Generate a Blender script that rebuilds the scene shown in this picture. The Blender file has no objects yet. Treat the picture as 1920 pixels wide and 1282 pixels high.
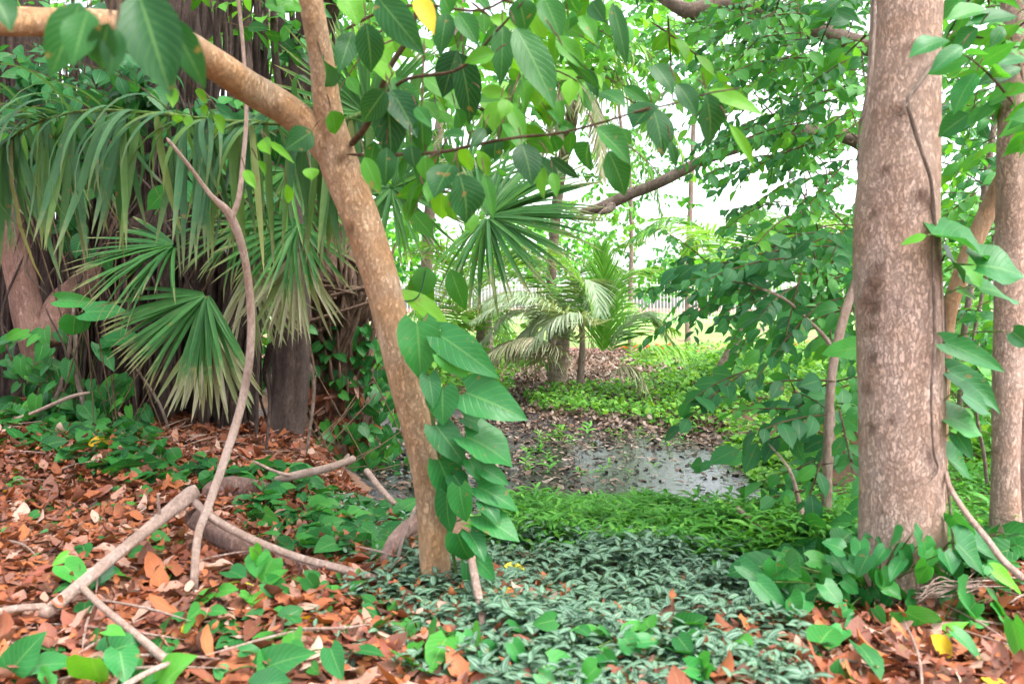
import bpy, math, random
import numpy as np
from mathutils import Vector
R = np.random.default_rng(7)
random.seed(7)
C = bpy.context.scene
COL = C.collection
F, HZ, H = 1493.0, 585.0, 0.75          # focal length in photo pixels, horizon row, eye height

def W(px, py, d):
    return np.array([(px-960)/F*d, d, H-(py-HZ)/F*d])
def nz(v):
    v = np.asarray(v, float)
    return v/np.maximum(np.linalg.norm(v, axis=-1, keepdims=True), 1e-9)
def ss(a, b, t):
    t = np.clip((t-a)/(b-a), 0, 1); return t*t*(3-2*t)
def G(x, y):
    x = np.asarray(x, float); y = np.asarray(y, float)
    left = 1-ss(-1.5, -0.5, x)
    y0 = 2.4+2.4*left; y1 = y0+2.4-0.8*left
    plat = 0.18*ss(-0.8, -3, x)*ss(1.8, 4.5, y)
    drop = ss(y0, y1, y)
    far = np.interp(y, [0, 7.0, 9.3, 12, 18, 35, 80, 600], [-.375, -.375, -.25, -.2, -.1, .3, .6, 4])
    rb = 0.32*ss(1.3, 2.8, x)*(1-ss(9, 14, y))+0.3*ss(-5, -8, x)*(1-ss(9, 14, y))
    far = far-.1*np.exp(-((x-1.05)/1.15)**2-((y-5.6)/1.25)**2)-.08*np.exp(-((x+2.4)/1.2)**2-((y-7.2)/1.2)**2)
    n = .018*np.sin(x*3.1+1.3*np.sin(y*2.3))+.015*np.sin(y*4.7+x*1.9)+.008*np.sin(x*9.7+y*7.1)+.006*np.sin(y*13-x*11)
    return plat*(1-drop)+drop*(far+rb)+n*np.clip(1.2-y/40, .2, 1)
def hit(px, py):
    d = np.concatenate([np.linspace(.4, 30, 1500), np.linspace(30, 200, 700)])
    x = (px-960)/F*d; z = H-(py-HZ)/F*d
    k = np.nonzero(z <= G(x, d))[0]
    i = k[0] if len(k) else len(d)-1
    return np.array([x[i], d[i], G(x[i], d[i])])
def inpoly(P, pts):
    x, y = pts[:, 0], pts[:, 1]; c = np.zeros(len(pts), bool); n = len(P)
    for i in range(n):
        (x1, y1), (x2, y2) = P[i][:2], P[(i+1) % n][:2]
        m = ((y1 > y) != (y2 > y))
        c ^= m & (x < (x2-x1)*(y-y1)/((y2-y1) if y2 != y1 else 1e-9)+x1)
    return c
def scatter(poly, n):
    P = np.array(poly); lo, hi = P.min(0), P.max(0); out = np.zeros((0, 2))
    while len(out) < n:
        q = lo[:2]+R.random((n*2, 2))*(hi-lo)[:2]
        out = np.concatenate([out, q[inpoly(P, q)]])
    out = out[:n]
    return np.column_stack([out, G(out[:, 0], out[:, 1])])
def gpoly(px):
    return [hit(*p)[:2] for p in px]

# ------------------------------------------------------------------ meshes
class Acc:
    def __init__(s): s.v, s.f, s.u, s.r, s.n = [], [], [], [], 0
    def add(s, v, f, uv, r):
        s.v.append(np.asarray(v, np.float32)); s.f.append(np.asarray(f, np.int32)+s.n)
        s.u.append(np.asarray(uv, np.float32)); s.r.append(np.asarray(r, np.float32)); s.n += len(v)
    def build(s, name, m, parent=None, smooth=True, also=()):
        mi = [(m, sum(len(f) for f in s.f))]
        for b, m2 in also:
            if b.n:
                mi.append((m2, sum(len(f) for f in b.f)))
                s.add(np.concatenate(b.v), np.concatenate(b.f), np.concatenate(b.u), np.concatenate(b.r))
        v = np.concatenate(s.v); f = np.concatenate(s.f); u = np.concatenate(s.u); r = np.concatenate(s.r)
        o = None
        loc = np.zeros(3)
        if parent is not None: loc = np.array(parent.location)
        v = v-loc.astype(np.float32)
        me = bpy.data.meshes.new(name)
        me.vertices.add(len(v)); me.vertices.foreach_set('co', v.ravel())
        me.loops.add(f.size); me.loops.foreach_set('vertex_index', f.ravel())
        me.polygons.add(len(f)); me.polygons.foreach_set('loop_start', np.arange(len(f), dtype=np.int32)*4)
        me.polygons.foreach_set('use_smooth', np.full(len(f), smooth))
        uvl = me.uv_layers.new(name='UVMap'); uvl.data.foreach_set('uv', u[f.ravel()].ravel())
        at = me.attributes.new('rnd', 'FLOAT', 'POINT'); at.data.foreach_set('value', r)
        for m_, k_ in mi: me.materials.append(m_)
        if len(mi) > 1: me.polygons.foreach_set('material_index', np.repeat(np.arange(len(mi)), [k_ for m_, k_ in mi]).astype(np.int32))
        me.update(calc_edges=True)
        o = bpy.data.objects.new(name, me); COL.objects.link(o)
        if parent is not None: o.parent = parent
        return o
def thing(name, label, cat, loc, group=None):
    o = bpy.data.objects.new(name, None); COL.objects.link(o); o.location = [float(c) for c in loc]
    o.empty_display_size = .1
    return tag(o, label, cat, group)
def tag(o, label, cat, group=None, kind=None):
    o['label'] = label; o['category'] = cat
    if group: o['group'] = group
    if kind: o['kind'] = kind
    return o
def struct(o, kind='structure', label=None, cat=None):
    o['kind'] = kind
    if label: o['label'] = label; o['category'] = cat
    return o

class Prof:
    def __init__(s, v, w, lobe=0): s.v, s.w, s.lobe = np.array(v, float), np.array(w, float), lobe
OVATE = Prof([0, .07, .18, .34, .5, .66, .8, .91, 1], [.04, .42, .8, 1, .97, .78, .47, .2, .01])
OVMID = Prof([0, .1, .25, .42, .6, .76, .9, 1], [.04, .42, .82, 1, .9, .55, .18, .01])
STRAPF = Prof([0, .06, .15, .25, .35, .45, .55, .65, .78, .9, 1], [.5, .8, .95, 1, 1, .97, .9, .8, .58, .3, .02])
OVLOW = Prof([0, .2, .45, .75, 1], [.06, .8, 1, .62, .02])
HEART = Prof([0, .08, .2, .35, .5, .65, .8, .92, 1], [.5, .86, 1, .98, .86, .65, .39, .16, .01], .17)
HELOW = Prof([0, .2, .45, .75, 1], [.6, 1, .92, .5, .02], .15)
ZEB = Prof([0, .12, .35, .6, .85, 1], [.3, .72, 1, .85, .4, .02])
STRAP = Prof([0, .08, .3, .6, .85, 1], [.45, .85, 1, .85, .45, .03])
DEAD = Prof([0, .12, .35, .6, .85, 1], [.08, .6, 1, .95, .5, .04])
BLADE = Prof([0, .3, .7, 1], [.5, 1, .7, .03])

def leaves(acc, prof, O, T, N, L, Wd, curl=0., fold=.25, rnd=None, nu=2, rip=0.):
    O = np.atleast_2d(O).astype(float); n = len(O)
    if n == 0: return
    T = nz(np.broadcast_to(T, (n, 3))); N = np.broadcast_to(N, (n, 3))
    S = nz(np.cross(T, N+1e-5)); N = np.cross(S, T)
    L = np.broadcast_to(L, n).astype(float); Wd = np.broadcast_to(Wd, n).astype(float)
    c = np.broadcast_to(curl, n).astype(float); c = np.where(np.abs(c) < 1e-3, 1e-3, c)
    fo = np.broadcast_to(fold, n)[:, None, None]
    rnd = R.random(n) if rnd is None else np.broadcast_to(rnd, n)
    v = prof.v; nv = len(v); u = np.linspace(-1, 1, nu+1)
    cv = c[:, None]*v[None]
    a = np.sin(cv)/c[:, None]*L[:, None]; b = (1-np.cos(cv))/c[:, None]*L[:, None]
    ctr = O[:, None]+T[:, None]*a[..., None]-N[:, None]*b[..., None]
    Nv = N[:, None]*np.cos(cv)[..., None]+T[:, None]*np.sin(cv)[..., None]
    half = prof.w[None]*Wd[:, None]/2
    au = np.abs(u)
    off = half[:, :, None]*au[None, None]*fo
    if rip:
        ph = R.random(n)[:, None, None]*6.28+u[None, None]*2.3
        off = off+(rip*half)[:, :, None]*np.sin(v[None, :, None]*9+ph)*au
    P = ctr[:, :, None]+S[:, None, None]*(half[:, :, None]*u)[..., None]+Nv[:, :, None]*off[..., None]
    if prof.lobe:
        sh = prof.lobe*((1-v)**4)[:, None]*(au**1.5)[None]
        P = P-T[:, None, None]*(sh[None]*L[:, None, None])[..., None]
    uv = np.stack(np.broadcast_arrays(u[None]*.5+.5, v[:, None]), -1)
    uv = np.broadcast_to(uv, (n, nv, nu+1, 2))
    idx = np.arange(nv*(nu+1)).reshape(nv, nu+1)
    q = np.stack([idx[:-1, :-1], idx[:-1, 1:], idx[1:, 1:], idx[1:, :-1]], -1).reshape(-1, 4)
    f = (q[None]+(np.arange(n)*nv*(nu+1))[:, None, None]).reshape(-1, 4)
    acc.add(P.reshape(-1, 3), f, uv.reshape(-1, 2), np.repeat(rnd, nv*(nu+1)))

def spline(pts, n):
    P = np.asarray(pts, float); m = len(P)
    if m == 2: return P[0]+(P[1]-P[0])*np.linspace(0, 1, n)[:, None]
    Q = np.vstack([2*P[0]-P[1], P, 2*P[-1]-P[-2]]); t = np.linspace(0, m-1-1e-6, n)
    i = t.astype(int); f = (t-i)[:, None]
    a, b, c, d = Q[i], Q[i+1], Q[i+2], Q[i+3]
    return .5*(2*b+(c-a)*f+(2*a-5*b+4*c-d)*f**2+(3*b-a-3*c+d)*f**3)
def tube(acc, pts, rad, n=16, seg=8, rough=.0, knots=(), close=True, flute=0, rnd=0., seed=0):
    pr = np.column_stack([np.asarray(pts, float), np.broadcast_to(rad, len(pts))])
    S = spline(pr, n); P, r = S[:, :3], np.maximum(S[:, 3], 4e-4)
    T = nz(np.gradient(P, axis=0))
    ref = np.array([0, 1, 0.]) if abs(T[0, 1]) < .8 else np.array([1, 0, 0.])
    A = nz(np.cross(T, ref)); A2 = np.cross(T, A)
    th = np.linspace(0, 2*np.pi, seg+1); ln = np.concatenate([[0], np.cumsum(np.linalg.norm(np.diff(P, axis=0), axis=1))])
    rr = r[:, None]*np.ones(seg+1)
    if rough:
        ph = seed*1.7
        nn = np.sin(3*th[None]+ln[:, None]*9+ph)*.4+np.sin(2*th[None]-ln[:, None]*17+ph*2)*.35+np.sin(5*th[None]+ln[:, None]*31+ph)*.25+np.sin(th[None]+ln[:, None]*5)*.5
        rr = rr*(1+rough*nn)
    if flute: rr = rr*(1+flute*np.sin(7*th[None]+2*np.sin(ln[:, None]*2.2))+.6*flute*np.sin(13*th[None]+ln[:, None]*3))
    V = P[:, None]+(A[:, None]*np.cos(th)[None, :, None]+A2[:, None]*np.sin(th)[None, :, None])*rr[..., None]
    rv = np.full((n, seg+1), float(rnd))
    for kp, kr, ka in knots:
        dd = np.linalg.norm(V-np.asarray(kp), axis=-1)/kr
        g = np.clip(1.25-dd, 0, 1)**.7; ring = np.exp(-((dd-1)/.35)**2)
        V = V+nz(V-P[:, None])*((ring*.5-g*.35)*ka*kr)[..., None]
        rv = np.maximum(rv, g)
    if close:
        V[0] = V[0]*.02+P[0]*.98; V[-1] = V[-1]*.02+P[-1]*.98
    uv = np.stack(np.broadcast_arrays(th[None]/6.2832, ln[:, None]), -1)
    idx = np.arange(n*(seg+1)).reshape(n, seg+1)
    q = np.stack([idx[:-1, :-1], idx[:-1, 1:], idx[1:, 1:], idx[1:, :-1]], -1).reshape(-1, 4)
    acc.add(V.reshape(-1, 3), q, uv.reshape(-1, 2), rv.ravel())
def tpx(acc, L, **k):                      # list of (px, py, width px, distance)
    tube(acc, [W(a, b, d) for a, b, w, d in L], [w/F*d/2 for a, b, w, d in L], **k)

# ------------------------------------------------------------------ materials
def nodes(name):
    m = bpy.data.materials.new(name); m.use_nodes = True
    nt = m.node_tree; nt.nodes.clear(); out = nt.nodes.new('ShaderNodeOutputMaterial')
    def N(t, **k):
        n = nt.nodes.new('ShaderNode'+t)
        for a, b in k.items(): setattr(n, a, b)
        return n
    def link(a, b): nt.links.new(a, b)
    return m, N, link, out
def ramp(N, cols):
    r = N('ValToRGB'); e = r.color_ramp.elements
    k = len(cols)
    e[0].position = 0; e[1].position = 1; e[0].color = (*cols[0], 1); e[1].color = (*cols[-1], 1)
    for i in range(1, k-1):
        x = e.new(i/(k-1)); x.color = (*cols[i], 1)
    return r
def mathn(N, link, op, a, b=None, c=None):
    n = N('Math', operation=op)
    for i, x in enumerate((a, b, c)):
        if x is None: continue
        if isinstance(x, (int, float)): n.inputs[i].default_value = x
        else: link(x, n.inputs[i])
    return n.outputs[0]
def mixc(N, link, fac, a, b, mode='MIX'):
    n = N('Mix', data_type='RGBA', blend_type=mode)
    for i, x in ((0, fac), (6, a), (7, b)):
        if isinstance(x, (int, float)): n.inputs[i].default_value = x
        elif isinstance(x, tuple): n.inputs[i].default_value = (*x, 1)
        else: link(x, n.inputs[i])
    return n.outputs[2]
def leafmat(name, cols, rough=.42, trans=.35, vein=.35, zebra=False, spec=.18, tgain=1.5, bumpy=.25, nvein=9, tip=0.):
    m, N, link, out = nodes(name)
    at = N('Attribute', attribute_name='rnd'); rp = ramp(N, cols); link(at.outputs['Fac'], rp.inputs[0])
    uv = N('UVMap'); sp = N('SeparateXYZ'); link(uv.outputs[0], sp.inputs[0])
    u = mathn(N, link, 'ABSOLUTE', mathn(N, link, 'MULTIPLY_ADD', sp.outputs[0], 2., -1.)); v = sp.outputs[1]
    tc = N('TexCoord'); nz_ = N('TexNoise'); nz_.inputs['Scale'].default_value = 22; nz_.inputs['Detail'].default_value = 4
    link(tc.outputs['Object'], nz_.inputs['Vector'])
    col = mixc(N, link, .22, rp.outputs[0], nz_.outputs['Fac'], 'OVERLAY')
    mid = mathn(N, link, 'LESS_THAN', u, .055)
    sv = mathn(N, link, 'SINE', mathn(N, link, 'MULTIPLY', mathn(N, link, 'MULTIPLY_ADD', u, -.32, v), nvein*6.2832))
    svs = mathn(N, link, 'SMOOTH_MIN', 1., mathn(N, link, 'POWER', mathn(N, link, 'MAXIMUM', sv, 0.), 8.), 0.)
    lines = mathn(N, link, 'MAXIMUM', mid, mathn(N, link, 'MULTIPLY', svs, .5))
    if vein:
        col = mixc(N, link, mathn(N, link, 'MULTIPLY', lines, vein), col, (.22, .4, .12))
    if zebra:
        st = N('ValToRGB'); e = st.color_ramp.elements
        e[0].position = .0; e[0].color = (0, 0, 0, 1); e[1].position = 1; e[1].color = (.1, .1, .1, 1)
        for p, q in ((.1, .05), (.22, 1), (.5, .9), (.64, .1), (.85, 0)):
            x = e.new(p); x.color = (q, q, q, 1)
        link(u, st.inputs[0])
        col = mixc(N, link, mathn(N, link, 'MULTIPLY', st.outputs[0], .56), col, (.28, .37, .3))
    nb = N('TexNoise'); nb.inputs['Scale'].default_value = 38; nb.inputs['Detail'].default_value = 3; link(tc.outputs['Object'], nb.inputs['Vector'])
    sp2 = N('MapRange'); sp2.inputs[1].default_value = .67; sp2.inputs[2].default_value = .71; link(nb.outputs['Fac'], sp2.inputs[0])
    col = mixc(N, link, mathn(N, link, 'MULTIPLY', sp2.outputs[0], .7), col, (.2, .13, .045))
    if tip:
        tb = N('MapRange'); tb.inputs[1].default_value = .72; tb.inputs[2].default_value = .98; link(mathn(N, link, 'MULTIPLY_ADD', nb.outputs['Fac'], .45, mathn(N, link, 'SUBTRACT', v, .2)), tb.inputs[0])
        col = mixc(N, link, mathn(N, link, 'MULTIPLY', tb.outputs[0], tip), col, (.42, .33, .18))
    p = N('BsdfPrincipled'); link(col, p.inputs['Base Color']); p.inputs['Roughness'].default_value = rough
    p.inputs['Specular IOR Level'].default_value = spec
    bp = N('Bump'); bp.inputs['Strength'].default_value = bumpy; bp.inputs['Distance'].default_value = .004
    hgt = mathn(N, link, 'SUBTRACT', nz_.outputs['Fac'], lines); link(hgt, bp.inputs['Height']); link(bp.outputs[0], p.inputs['Normal'])
    t = N('BsdfTranslucent'); tcol = mixc(N, link, 1., col, (1.25*tgain, 1.15*tgain, .45*tgain), 'MULTIPLY'); link(tcol, t.inputs[0])
    mx = N('MixShader'); mx.inputs[0].default_value = trans
    link(p.outputs[0], mx.inputs[1]); link(t.outputs[0], mx.inputs[2]); link(mx.outputs[0], out.inputs[0])
    return m
def barkmat(name, c1, c2, dark, scale=1., crack=.6, green=0., rough=.85, rings=0., blotch=.45, fine=.6):
    m, N, link, out = nodes(name)
    tc = N('TexCoord'); mp = N('Mapping'); mp.inputs['Scale'].default_value = (scale, scale, scale*.4); link(tc.outputs['Object'], mp.inputs[0])
    n1 = N('TexNoise'); n1.inputs['Scale'].default_value = 9; n1.inputs['Detail'].default_value = 5; link(tc.outputs['Object'], n1.inputs['Vector'])
    n2 = N('TexNoise'); n2.inputs['Scale'].default_value = 70; n2.inputs['Detail'].default_value = 6; n2.inputs['Roughness'].default_value = .8; link(mp.outputs[0], n2.inputs['Vector'])
    n5 = N('TexNoise'); n5.inputs['Scale'].default_value = 17; n5.inputs['Detail'].default_value = 5; n5.inputs['Roughness'].default_value = .7; link(mp.outputs[0], n5.inputs['Vector'])
    vo = N('TexVoronoi', feature='DISTANCE_TO_EDGE'); vo.inputs['Scale'].default_value = 85
    wv = N('Mix', data_type='VECTOR'); wv.inputs[0].default_value = .06; link(mp.outputs[0], wv.inputs[4]); link(n2.outputs['Color'], wv.inputs[5])
    link(wv.outputs[1], vo.inputs['Vector'])
    cr = N('MapRange'); cr.inputs[1].default_value = 0; cr.inputs[2].default_value = .13; cr.inputs[3].default_value = 1; cr.inputs[4].default_value = 0; link(vo.outputs['Distance'], cr.inputs[0])
    r1 = N('MapRange'); r1.inputs[1].default_value = .35; r1.inputs[2].default_value = .65; link(n1.outputs['Fac'], r1.inputs[0])
    col = mixc(N, link, r1.outputs[0], c1, c2)
    r2 = N('MapRange'); r2.inputs[1].default_value = .42; r2.inputs[2].default_value = .62; link(n2.outputs['Fac'], r2.inputs[0])
    col = mixc(N, link, mathn(N, link, 'MULTIPLY', r2.outputs[0], fine), col, dark)
    r5 = N('MapRange'); r5.inputs[1].default_value = .5; r5.inputs[2].default_value = .62; link(n5.outputs['Fac'], r5.inputs[0])
    col = mixc(N, link, mathn(N, link, 'MULTIPLY', r5.outputs[0], blotch), col, dark)
    r6 = N('MapRange'); r6.inputs[1].default_value = .44; r6.inputs[2].default_value = .34; link(n5.outputs['Fac'], r6.inputs[0])
    col = mixc(N, link, mathn(N, link, 'MULTIPLY', r6.outputs[0], blotch), col, tuple(min(.85, x*1.3+.04) for x in c2))
    n3 = N('TexNoise'); n3.inputs['Scale'].default_value = 4.2; n3.inputs['Detail'].default_value = 6; link(tc.outputs['Object'], n3.inputs['Vector'])
    r3 = N('MapRange'); r3.inputs[1].default_value = .52; r3.inputs[2].default_value = .72; link(n3.outputs['Fac'], r3.inputs[0])
    ckm = mathn(N, link, 'MULTIPLY', cr.outputs[0], mathn(N, link, 'MULTIPLY_ADD', n1.outputs['Fac'], .8, .2))
    col = mixc(N, link, mathn(N, link, 'MULTIPLY', ckm, crack), col, tuple(x*.5 for x in dark))
    if green: col = mixc(N, link, mathn(N, link, 'MULTIPLY', r3.outputs[0], green), col, (.12, .16, .06))
    else: col = mixc(N, link, mathn(N, link, 'MULTIPLY', r3.outputs[0], .45), col, tuple(min(1, x*1.35) for x in c2))
    if rings:
        uv = N('UVMap'); sp = N('SeparateXYZ'); link(uv.outputs[0], sp.inputs[0])
        rg = mathn(N, link, 'POWER', mathn(N, link, 'ABSOLUTE', mathn(N, link, 'SINE', mathn(N, link, 'MULTIPLY', sp.outputs[1], rings))), 6.)
        col = mixc(N, link, mathn(N, link, 'MULTIPLY', rg, .5), col, dark)
    at = N('Attribute', attribute_name='rnd')
    col = mixc(N, link, mathn(N, link, 'MULTIPLY', at.outputs['Fac'], .72), col, tuple(x*.4 for x in dark))
    p = N('BsdfPrincipled'); link(col, p.inputs['Base Color']); p.inputs['Roughness'].default_value = rough; p.inputs['Specular IOR Level'].default_value = .25
    bp = N('Bump'); bp.inputs['Strength'].default_value = .9; bp.inputs['Distance'].default_value = .012
    h = mathn(N, link, 'SUBTRACT', n2.outputs['Fac'], mathn(N, link, 'MULTIPLY', ckm, .8)); link(h, bp.inputs['Height']); link(bp.outputs[0], p.inputs['Normal'])
    link(p.outputs[0], out.inputs[0]); return m
def groundmat(name, cols, scale=3., rough=.9, fine=60., bump=.5):
    m, N, link, out = nodes(name)
    tc = N('TexCoord'); a = N('TexNoise'); a.inputs['Scale'].default_value = scale; a.inputs['Detail'].default_value = 8; link(tc.outputs['Object'], a.inputs['Vector'])
    b = N('TexNoise'); b.inputs['Scale'].default_value = fine; b.inputs['Detail'].default_value = 6; link(tc.outputs['Object'], b.inputs['Vector'])
    s = mathn(N, link, 'ADD', mathn(N, link, 'MULTIPLY', a.outputs['Fac'], .5), mathn(N, link, 'MULTIPLY', b.outputs['Fac'], .5))
    mr = N('MapRange'); mr.inputs[1].default_value = .32; mr.inputs[2].default_value = .68; link(s, mr.inputs[0])
    rp = ramp(N, cols); link(mr.outputs[0], rp.inputs[0])
    p = N('BsdfPrincipled'); link(rp.outputs[0], p.inputs['Base Color']); p.inputs['Roughness'].default_value = rough
    bp = N('Bump'); bp.inputs['Strength'].default_value = bump; bp.inputs['Distance'].default_value = .02; link(b.outputs['Fac'], bp.inputs['Height']); link(bp.outputs[0], p.inputs['Normal'])
    link(p.outputs[0], out.inputs[0]); return m

M = {}
M['canopy'] = leafmat('leaf_canopy', [(.009, .05, .018), (.015, .085, .02), (.026, .135, .022), (.055, .21, .02), (.12, .32, .018)], .4, .36, .25, tgain=1.35, spec=.2)
M['wall'] = leafmat('leaf_wall', [(.014, .08, .034), (.024, .13, .044), (.042, .2, .05), (.08, .29, .045), (.15, .4, .04)], .42, .36, .25, tgain=1.4, spec=.18)
M['vine'] = leafmat('leaf_vine', [(.012, .09, .028), (.02, .145, .036), (.03, .19, .04), (.05, .26, .035), (.11, .37, .02)], .36, .28, .26, nvein=8, spec=.28)
M['ivy'] = leafmat('leaf_ivy', [(.009, .065, .02), (.016, .11, .026), (.028, .16, .03), (.06, .25, .03)], .38, .28, .3, nvein=7)
M['zebra'] = leafmat('leaf_striped', [(.026, .085, .045), (.038, .11, .055), (.055, .14, .062)], .38, .15, 0, zebra=True, tgain=1.1)
M['herb'] = leafmat('leaf_herb', [(.03, .13, .025), (.055, .21, .03), (.09, .29, .045), (.17, .4, .06)], .42, .35, .2)
M['cover'] = leafmat('leaf_cover', [(.035, .13, .02), (.07, .22, .028), (.12, .31, .04), (.22, .42, .08)], .42, .35, .2)
M['silver'] = leafmat('leaf_sheen_frond', [(.14, .25, .12), (.24, .34, .2), (.38, .44, .33)], .4, .25, 0, tgain=1.1)  # sky sheen on the palm fronds, put into their base colour
M['palm'] = leafmat('leaf_palm', [(.05, .15, .04), (.08, .22, .05), (.12, .29, .06), (.19, .4, .06)], .38, .3, .0, nvein=1, tip=.5)
M['fan'] = leafmat('leaf_fan', [(.022, .09, .025), (.04, .14, .035), (.06, .18, .05), (.09, .24, .035)], .36, .28, .0, nvein=1, tip=.5)
M['dryfrond'] = leafmat('leaf_dry_frond', [(.26, .26, .16), (.36, .34, .24), (.2, .27, .11), (.42, .39, .3)], .6, .25, 0, tgain=1)
M['droop'] = leafmat('leaf_droop', [(.035, .1, .045), (.05, .135, .06), (.065, .155, .06), (.1, .19, .05), (.3, .22, .1)], .36, .3, .0, nvein=1, tip=.25)
M['litter'] = leafmat('leaf_litter', [(.06, .026, .02), (.16, .055, .033), (.28, .085, .04), (.37, .125, .048), (.25, .075, .05), (.18, .075, .055), (.37, .19, .14), (.48, .32, .25)], .55, .12, .12, tgain=.9, bumpy=.5)
M['mudleaf'] = leafmat('leaf_mud', [(.02, .015, .015), (.045, .03, .027), (.1, .065, .05), (.17, .11, .085), (.33, .26, .22)], .5, .08, .1, tgain=.8)
M['yellow'] = leafmat('leaf_yellow', [(.6, .42, .03), (.62, .3, .02), (.5, .5, .06)], .5, .3, .2, tgain=1)
M['bg'] = leafmat('leaf_far', [(.02, .11, .03), (.045, .19, .03), (.09, .28, .035), (.16, .4, .05)], .5, .4, 0, tgain=1.4)
M['bgdark'] = leafmat('leaf_far_dark', [(.015, .08, .025), (.03, .14, .035), (.05, .2, .035), (.09, .3, .03)], .45, .38, 0, tgain=1.5)
M['red'] = leafmat('leaf_red', [(.6, .05, .02), (.7, .12, .04), (.6, .03, .05)], .5, .2, 0, tgain=1)
M['bark_big'] = barkmat('bark_big', (.6, .4, .3), (.76, .57, .48), (.34, .18, .12), 1., .9, blotch=.08, fine=.34)
M['bark_fork'] = barkmat('bark_fork', (.6, .34, .17), (.68, .48, .33), (.36, .19, .09), 1.1, .15, green=.12, blotch=.25)
M['bark_red'] = barkmat('bark_red', (.36, .19, .15), (.44, .26, .21), (.17, .09, .07), 1.2, .3)
M['bark_fig'] = barkmat('bark_fig', (.1, .066, .06), (.17, .115, .095), (.045, .03, .028), 1.5, .4)
M['bark_grey'] = barkmat('bark_grey', (.32, .23, .18), (.42, .33, .28), (.14, .09, .07), 1., .5)
M['bark_palm'] = barkmat('bark_palm', (.3, .22, .17), (.4, .32, .26), (.14, .09, .06), 1., .4, rings=40.)
M['stick'] = barkmat('bark_stick', (.6, .42, .34), (.7, .53, .46), (.34, .2, .14), 1.6, .3, blotch=.3)
M['log'] = barkmat('bark_log', (.34, .2, .16), (.46, .3, .26), (.14, .08, .06), 1.2, .8)
M['boot'] = barkmat('bark_boot', (.22, .13, .09), (.32, .22, .16), (.09, .05, .035), 1.3, .3)
M['stem'] = barkmat('green_stem', (.12, .22, .05), (.2, .3, .08), (.06, .1, .02), 1., 0.)
M['twig'] = barkmat('twig', (.16, .1, .06), (.22, .15, .09), (.07, .04, .02), 2., .1)
M['soil'] = groundmat('soil', [(.05, .026, .018), (.11, .055, .035), (.2, .1, .06), (.26, .15, .1)], 2.5)
M['mud'] = groundmat('mud', [(.018, .014, .017), (.04, .032, .036), (.09, .07, .07)], 6, fine=50, rough=.3, bump=1.)
M['lawn'] = groundmat('lawn', [(.1, .2, .03), (.15, .27, .05), (.22, .34, .08)], 1.2, fine=40)
M['mulch'] = groundmat('mulch', [(.14, .05, .035), (.26, .11, .08), (.34, .18, .14)], 5, fine=70)
M['rock'] = groundmat('rock', [(.06, .06, .06), (.14, .13, .13), (.25, .23, .22)], 6, fine=50, rough=.7)
m, N, link, out = nodes('pond_water')
p = N('BsdfPrincipled'); p.inputs['Base Color'].default_value = (.02, .02, .022, 1); p.inputs['Roughness'].default_value = .06
tc = N('TexCoord'); nn = N('TexNoise'); nn.inputs['Scale'].default_value = 24; nn.inputs['Detail'].default_value = 4; link(tc.outputs['Object'], nn.inputs['Vector'])
bp = N('Bump'); bp.inputs['Strength'].default_value = .28; bp.inputs['Distance'].default_value = .02; link(nn.outputs['Fac'], bp.inputs['Height']); link(bp.outputs[0], p.inputs['Normal'])
link(p.outputs[0], out.inputs[0]); M['water'] = m
m, N, link, out = nodes('fence_metal')
p = N('BsdfPrincipled'); p.inputs['Base Color'].default_value = (.62, .62, .58, 1); p.inputs['Roughness'].default_value = .5; link(p.outputs[0], out.inputs[0]); M['fence'] = m
def pt(name, c, r=.7):
    m, N, link, out = nodes(name); p = N('BsdfPrincipled'); p.inputs['Roughness'].default_value = r
    tc = N('TexCoord'); nn = N('TexNoise'); nn.inputs['Scale'].default_value = 3; link(tc.outputs['Object'], nn.inputs['Vector'])
    link(mixc(N, link, mathn(N, link, 'MULTIPLY', nn.outputs['Fac'], .3), c, tuple(x*.7 for x in c)), p.inputs['Base Color']); link(p.outputs[0], out.inputs[0]); M[name] = m

# ------------------------------------------------------------------ ground, water, lawn
def sheet(xs, ys, dz, name, m, zf=None, kind='structure'):
    X, Y = np.meshgrid(xs, ys); Z = (G(X, Y) if zf is None else zf(X, Y))+dz
    a = Acc(); nx, ny = len(xs), len(ys); idx = np.arange(nx*ny).reshape(ny, nx)
    q = np.stack([idx[:-1, :-1], idx[:-1, 1:], idx[1:, 1:], idx[1:, :-1]], -1).reshape(-1, 4)
    a.add(np.stack([X, Y, Z], -1).reshape(-1, 3), q, np.stack([X, Y], -1).reshape(-1, 2), np.zeros(nx*ny))
    o = a.build(name, m); o['kind'] = kind; return o
def mudz(x, y): g = G(x, y); return np.where(g < -.29, g+.005+.012*np.sin(x*23+3*np.sin(y*17))*np.sin(y*29+x*7), g-.03)
xs = np.sinh(np.linspace(-5.2, 5.2, 260))*2.2; 
ys = np.concatenate([np.linspace(-25, .5, 30), np.linspace(.6, 10, 240), np.geomspace(10.1, 420, 90)])
sheet(xs, ys, 0, 'ground', M['soil'])
sheet(np.linspace(-60, 60, 100), np.geomspace(18.3, 90, 50), .012, 'lawn', M['lawn'])
sheet(np.linspace(-8, 30, 90), np.linspace(16.6, 18.5, 8), .02, 'mulch_strip', M['mulch'])
sheet(np.linspace(-8, 4.5, 12), np.linspace(3.4, 10, 12), 0, 'pond_water', M['water'], lambda x, y: x*0-.36)

sheet(np.linspace(-5, 3, 200), np.linspace(3.8, 8.8, 150), 0, 'mud', M['mud'], mudz)
UP = np.array([0, 0, 1.]); CAM = np.array([0, 0, H])
def rv(n, s=1.): return R.normal(0, s, (n, 3))

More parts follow.
